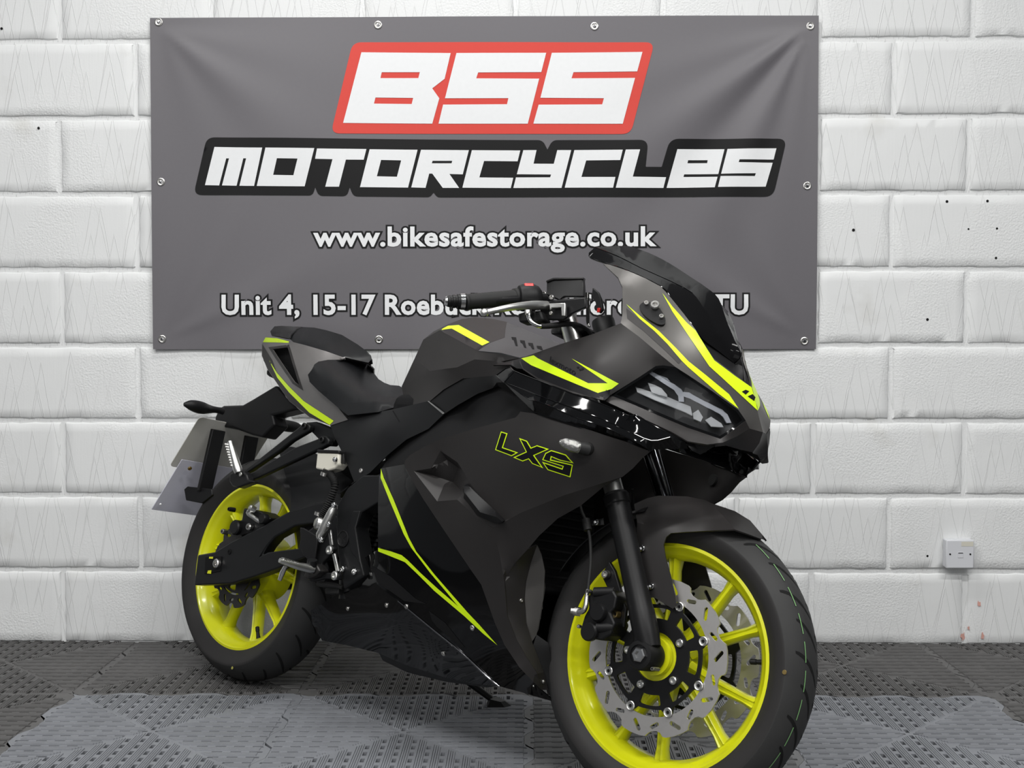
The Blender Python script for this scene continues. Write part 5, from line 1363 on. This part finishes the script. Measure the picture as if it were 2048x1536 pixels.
boltpx('B', 692, 356, .110, .0095, 'steel', rc, BODY, .012); boltpx('B', 520, 388, .102, .0075, 'steel', rc, BODY, .014); boltpx('B', 578, 238, .104, .006, 'plastic_black', rc, BODY, .02)
tube('banjo', ats('B', [(700, 228, .12), (672, 258, .12), (700, 285, .118), (755, 322, .112)]), [.007, .0065, .006, .0055], 'alloy', rc, 12, 3)
lathe('banjo_bolt', [(-.008, .009), (.006, .009), (.009, .006)], BODY.at(*T('B', (698, 230, .12))[0]), (-.3, -1, .4), 'alloy', rc, 8)
prism('caliper_hanger', T('B', (470, 470, .10), (560, 410, .10), (640, 400, .10), (560, 520, .10), (480, 560, .10)), .008, 'dark_disc', bev=.001)
hug = panel('rear_mudguard', [T('A', (880, 1030, .072), (960, 1000, .05), (1060, 1020, .04), (1160, 1060, .04), (1390, 1240, .05), (1290, 1320, .092), (1180, 1372, .10), (1060, 1402, .10), (955, 1470, .098), (965, 1300, .09), (925, 1200, .085))], 'frame_black', angle=30)
panel('chain_guard', [T('A', (955, 1470, .099), (1060, 1402, .101), (1180, 1372, .101), (1290, 1322, .096), (1310, 1400, .105), (1190, 1388, .108), (1110, 1410, .108), (940, 1500, .105))], 'satin_black', mirror=False)
# ------------------------------------------------------------------ frame pivot plate and right foot controls
pv = T('Y', (700, 165, .150), (575, 375, .150), (566, 640, .150), (590, 1000, .150), (622, 1165, .150), (655, 1402, .148), (908, 1240, .150), (862, 1050, .152), (802, 650, .154), (872, 460, .156), (1092, 330, .158), (1105, 0, .158), (900, 0, .154))
pp = prism('pivot_plate', pv, .045, 'frame_black', bev=.004, seg=3, mirror=True)
prism('pivot_facet', T('Y', (770, 440, .1575), (862, 440, .1575), (800, 652, .1575), (862, 1052, .1545), (900, 1225, .1530), (830, 1040, .1545), (745, 940, .1545), (700, 660, .156)), .004, 'frame_black', pp, BODY, .002)
p = BODY.at(*T('Y', (660, 785, .1515))[0])
lathe('frame_plug', [(0, .0205), (.003, .0200), (.004, .0175), (.0025, .0165), (.0025, .0001)], p, (0, -1, 0), 'satin_black', pp, 30)
prism('plug_letter', T('Y', (628, 740, .1545), (640, 738, .1545), (645, 770, .1545), (690, 730, .1545), (700, 738, .1545), (655, 780, .1545), (690, 825, .1545), (676, 832, .1545), (645, 795, .1545), (642, 842, .1545), (630, 842, .1545)), .001, 'plastic_black', pp, BODY, 0)
for cx, cy in ((655, 1160), (802, 1190)): boltpx('Y', cx, cy, .151, .0072, 'chrome', pp, BODY, .006)
mcy = tube('rear_master_cylinder', ats('Y', [(350, 780, .180), (368, 740, .180), (430, 620, .178), (500, 485, .175), (530, 430, .174), (548, 395, .174), (560, 365, .174)]), [.006, .0105, .011, .011, .0105, .006, .005], 'alloy', bike, 18)
lathe('banjo_ball', [(-.016, .0001), (-.014, .008), (-.008, .0145), (0, .0165), (.008, .0145), (.012, .009)], BODY.at(*T('Y', (362, 598, .176))[0]), (-.5, -1, .1), 'alloy', mcy, 20)
for cx, cy, s in ((482, 608, .19), (392, 798, .19), (548, 372, .182)): boltpx('Y', cx, cy, s, .0068, 'chrome', mcy, BODY, .006)
prism('heel_guard', T('Y', (120, 642, .186), (165, 652, .186), (322, 742, .186), (336, 800, .186), (296, 1090, .182), (250, 1072, .182), (160, 990, .184), (130, 900, .185)), .005, 'plastic_black', bev=.002)
rs_ = prism('rearset_bracket', T('Y', (300, 1000, .17), (340, 820, .17), (400, 800, .17), (470, 690, .17), (500, 860, .168), (540, 900, .165), (500, 965, .168), (390, 1080, .17), (370, 1200, .17), (520, 1200, .165), (600, 1215, .165), (590, 1290, .165), (430, 1270, .168), (250, 1310, .172), (210, 1270, .172), (290, 1190, .172), (280, 1090, .172)), .014, 'frame_black', bev=.003, seg=2)
for cx, cy in ((492, 925), (558, 1238)): boltpx('Y', cx, cy, .171, .0105, 'alloy', rs_, BODY, .006)
prism('brake_pushrod', T('Y', (478, 680, .166), (496, 672, .166), (522, 862, .166), (500, 864, .166)), .005, 'alloy', rs_, BODY, .001)
prism('brake_link', T('Y', (512, 972, .168), (548, 962, .168), (598, 1182, .168), (560, 1186, .168)), .005, 'alloy', rs_, BODY, .001)
pegA = BODY.at(*T('B', (885, 582, .285))[0]); pegB = BODY.at(*T('B', (1010, 622, .235))[0]); pegC = BODY.at(*T('B', (1110, 640, .192))[0])
peg = tube('rider_footpeg', [pegA, pegA + (pegB - pegA) * .15, pegB, pegC], [.0055, .0068, .0088, .0115], 'alloy', bike, 10)
for i in range(9):
    t = .14 + i * .075; c = pegA + (pegB - pegA) * t * 1.25
    box('peg_tooth', c + Vector((0, 0, .0062)), (.012, .0030, .005), 'alloy', peg)
lathe('peg_pivot', [(-.014, .012), (.014, .012)], BODY.at(*T('B', (1105, 618, .195))[0]), (0.2, -.3, 1), 'frame_black', peg, 16)
tube('peg_feeler', ats('B', [(925, 625, .272), (905, 665, .272), (885, 718, .272)]), [.0048, .0062, .0045], 'chrome', peg, 12)
prism('peg_hanger', T('B', (1050, 690, .19), (1065, 640, .19), (1075, 605, .19), (1130, 605, .19), (1160, 655, .19), (1120, 690, .19), (1068, 708, .19)), .03, 'dark_disc', bev=.003)
tube('brake_switch_lead', ats('Y', [(345, 1335, .15), (420, 1345, .15), (540, 1355, .145), (650, 1385, .14)]), [.006, .0075, .006, .005], 'rubber', bike, 10, 3)
prism('bump_rubber', T('Y', (425, 1390, .14), (600, 1380, .14), (590, 1460, .14), (430, 1465, .14)), .03, 'rubber', bev=.003)
# rear brake reservoir and hose
rr_ = prism('rear_brake_reservoir', T('A', (1140, 1042, .158), (1288, 1046, .158), (1284, 1120, .158), (1262, 1150, .158), (1210, 1168, .158), (1128, 1152, .158)), .032, 'tank_milky', bev=.004, seg=3)
prism('reservoir_lid', T('A', (1140, 1020, .16), (1290, 1026, .16), (1290, 1048, .16), (1138, 1042, .16)), .036, 'satin_black', rr_, BODY, .002)
boltpx('A', 1268, 1090, .162, .0062, 'chrome', rr_, BODY, .006)
prism('reservoir_strap', T('A', (1270, 1060, .15), (1320, 1050, .15), (1325, 1120, .15), (1275, 1105, .15)), .006, 'satin_black', rr_, BODY, .001)
hp_ = catmull([tuple(p) for p in ats('A', [(1205, 1160, .150), (1235, 1195, .152), (1262, 1260, .156), (1240, 1345, .160), (1205, 1420, .165), (1170, 1478, .170)])], 11)
tube('reservoir_hose', hp_, [.0062 if i % 2 else .0098 for i in range(len(hp_))], 'rubber', bike, 14, 0, 25)
for cx, cy in ((1190, 1190), (1150, 1460)):
    p = BODY.at(*T('A', (cx, cy, .16))[0]); lathe('hose_clamp', [(-.004, .0095), (.004, .0095)], p, (.2, 0, 1), 'steel', bike, 14)
# passenger foot rests
for pl, s in ((((1032, 855), (1050, 842), (1078, 843), (1092, 862), (1084, 892), (965, 962), (880, 1030), (690, 1160), (640, 1195), (625, 1180), (660, 1150)), .142), (((1150, 945), (1172, 925), (1200, 928), (1222, 955), (1215, 985), (1185, 1002), (1000, 1088), (740, 1212), (650, 1246), (632, 1215), (660, 1190), (720, 1165), (985, 1008)), .145)):
    a = prism('passenger_peg_arm', [(u, v, s) for u, v in T('A', *pl)], .016, 'frame_black', bev=.003, mirror=True)
prism('subframe_plate', T('A', (1060, 835, .124), (1130, 830, .124), (1255, 880, .126), (1268, 945, .126), (1240, 995, .126), (1190, 992, .126), (1095, 895, .124)), .02, 'frame_black', bev=.003, mirror=True)
boltpx('A', 1056, 862, .144, .0085, 'satin_black', None, BODY, .005); boltpx('A', 1178, 955, .147, .0085, 'satin_black', None, BODY, .005)
pb = prism('passenger_peg_mount', T('A', (542, 1185, .165), (565, 1175, .165), (632, 1168, .165), (658, 1190, .165), (665, 1225, .165), (708, 1240, .165), (650, 1262, .165), (600, 1282, .165), (560, 1272, .165), (540, 1240, .165)), .025, 'satin_black', bev=.004, mirror=True)
pg0, pg1, pg2 = ats('A', [(606, 1180, .172), (570, 1060, .178), (546, 968, .182)])
pgp = tube('passenger_peg', [pg0, pg0 + (pg1 - pg0) * .2, pg1, pg2], [.010, .0125, .0105, .0075], 'alloy', bike, 10)
mirrored(pgp)
for i in range(9):
    t = i / 8; c = pg0 + (pg2 - pg0) * (.22 + .68 * t)
    box('peg_tooth', c + Vector((-.002, -.0085, 0)), (.015, .004, .0035), 'alloy', pgp, Matrix.Rotation(R_(45), 3, 'Z'))
boltpx('A', 622, 1190, .168, .006, 'alloy', pb, BODY, .004)
# ------------------------------------------------------------------ tail tidy, number plate, rear indicators
tt = prism('tail_tidy', T('A', (500, 720, .035), (630, 716, .035), (700, 676, .035), (855, 582, .035), (930, 660, .035), (1008, 745, .035), (830, 788, .035), (852, 850, .035), (765, 938, .035), (690, 920, .035), (560, 872, .035), (440, 862, .035), (442, 800, .035), (470, 738, .035)), .05, 'plastic_black', bev=.006, seg=3)
plv = [BODY.at(*T('A', (338, 800, .126))[0]), BODY.at(*T('A', (135, 1135, .126))[0])]
def plate_quad(name, top, bot, off, mat, r=.012, th=.0025, ins=0.0):
    """rounded sheet hung across the bike between its right edge (top, bot) and the mirrored left edge"""
    W_ = abs(top.y); W2 = abs(bot.y); L_ = (bot - top).length; d = (bot - top).normalized(); d.y = 0; d.normalize()
    n = Vector((-d.z, 0, d.x))
    if n.x < 0: n = -n
    o = Vector((top.x, 0, top.z)) + n * off
    pts = rpoly([(-W_ * 1000, 0), (W_ * 1000, 0), (W2 * 1000, L_ * 1000), (-W2 * 1000, L_ * 1000)], r * 1000, 4)
    bm = bmesh.new()
    A = [bm.verts.new(o + Vector((0, p[0] / 1000, 0)) + d * (p[1] / 1000)) for p in pts]; B = [bm.verts.new(v.co - n * th) for v in A]
    bm.faces.new(A); bm.faces.new(B[::-1])
    for i in range(len(A)): bm.faces.new((A[i], A[(i + 1) % len(A)], B[(i + 1) % len(A)], B[i]))
    return from_bm(name, bm, mat, bike), n
np_, nn = plate_quad('number_plate', plv[0], plv[1], 0, 'plate_back')
shv = [BODY.at(*T('A', (215, 1085, .108))[0]), BODY.at(*T('A', (8, 1424, .125))[0])]
sh_, _ = plate_quad('plate_cover', shv[0], shv[1], .004, 'cover_sheet', .002)
sh_['label'] = 'grey sheet over the lower plate'
for (cx, cy, s, r, mt_) in ((268, 1143, .088, .006, 'brass'), (68, 1388, .112, .003, 'white_print'), (335, 838, .1, .009, 'void_black')):
    bolt(BODY.at(*T('A', (cx, cy, s))[0]) + nn * .003, nn, r, mt_, sh_, .004)
for sd in (1, -1):
    for k, (a, b) in enumerate((((455, 870, .058), (360, 1290, .062)),)):
        p0 = BODY.at(*T('A', a)[0]); p1 = BODY.at(*T('A', b)[0])
        if sd < 0: p0 = BODY.mir(p0); p1 = BODY.mir(p1)
        d = (p1 - p0).normalized(); M = Matrix((d, Vector((0, 1, 0)), d.cross(Vector((0, 1, 0))))).transposed()
        box('plate_bracket', (p0 + p1) / 2 + nn * .012, ((p1 - p0).length, .044, .012), 'plastic_black', bike, M, .002)
prism('reflector_mount', T('A', (232, 1292, .085), (255, 1272, .085), (420, 1290, .07), (425, 1330, .07), (352, 1388, .075), (245, 1368, .085)), .012, 'plastic_black', bev=.002)
for sd in (1, -1):
    f_ = (lambda x: Vector(x)) if sd > 0 else (lambda x: BODY.mir(x))
    q = [f_(p) for p in ats('A', [(495, 760, .062), (450, 750, .085), (400, 745, .112), (345, 735, .15), (280, 718, .185), (232, 712, .205)])]
    tube('rear_indicator', q, [.011, .009, .0125, .0175, .0145, .005], 'plastic_black', bike, 14, 4, 60)
# ------------------------------------------------------------------ side stand (left side, foot on the tiles)
dq = ray(990, 1409); tq = (0.0135 - CAMP.z) / dq.z; foot = ROOTM.inverted() @ (CAMP + dq * tq)
legtop = BODY.pt(foot.x - .20, .075, .24)
stand = tube('side_stand', [foot + Vector((-.012, -.004, .012)), foot + (legtop - foot) * .3, legtop], [.008, .009, .012], 'satin_black', bike, 12)
WI = ROOTM.to_3x3().inverted()
gx = (WI @ Vector((1, .1, 0))).normalized(); gz_ = (WI @ Vector((0, 0, 1))).normalized(); gy = gz_.cross(gx)
bm = bmesh.new(); fv = []
for (a, b) in ((-.020, -.018), (.022, -.022), (.040, -.010), (.036, .014), (.010, .022), (-.020, .016)):
    fv.append((foot + gx * a + gy * b, foot + gx * a * .6 + gy * b * .6 + gz_ * (.010 if a > .02 else .016)))
A = [bm.verts.new(p[0] - gz_ * .001) for p in fv]; B = [bm.verts.new(p[1]) for p in fv]
bm.faces.new(A); bm.faces.new(B[::-1])
for i in range(6): bm.faces.new((A[i], A[(i + 1) % 6], B[(i + 1) % 6], B[i]))
from_bm('stand_foot', bm, 'satin_black', stand)
tube('stand_spring', [foot + (legtop - foot) * .25 + Vector((.03, 0, .01)), legtop + Vector((.06, 0, 0))], .006, 'satin_black', stand, 10)
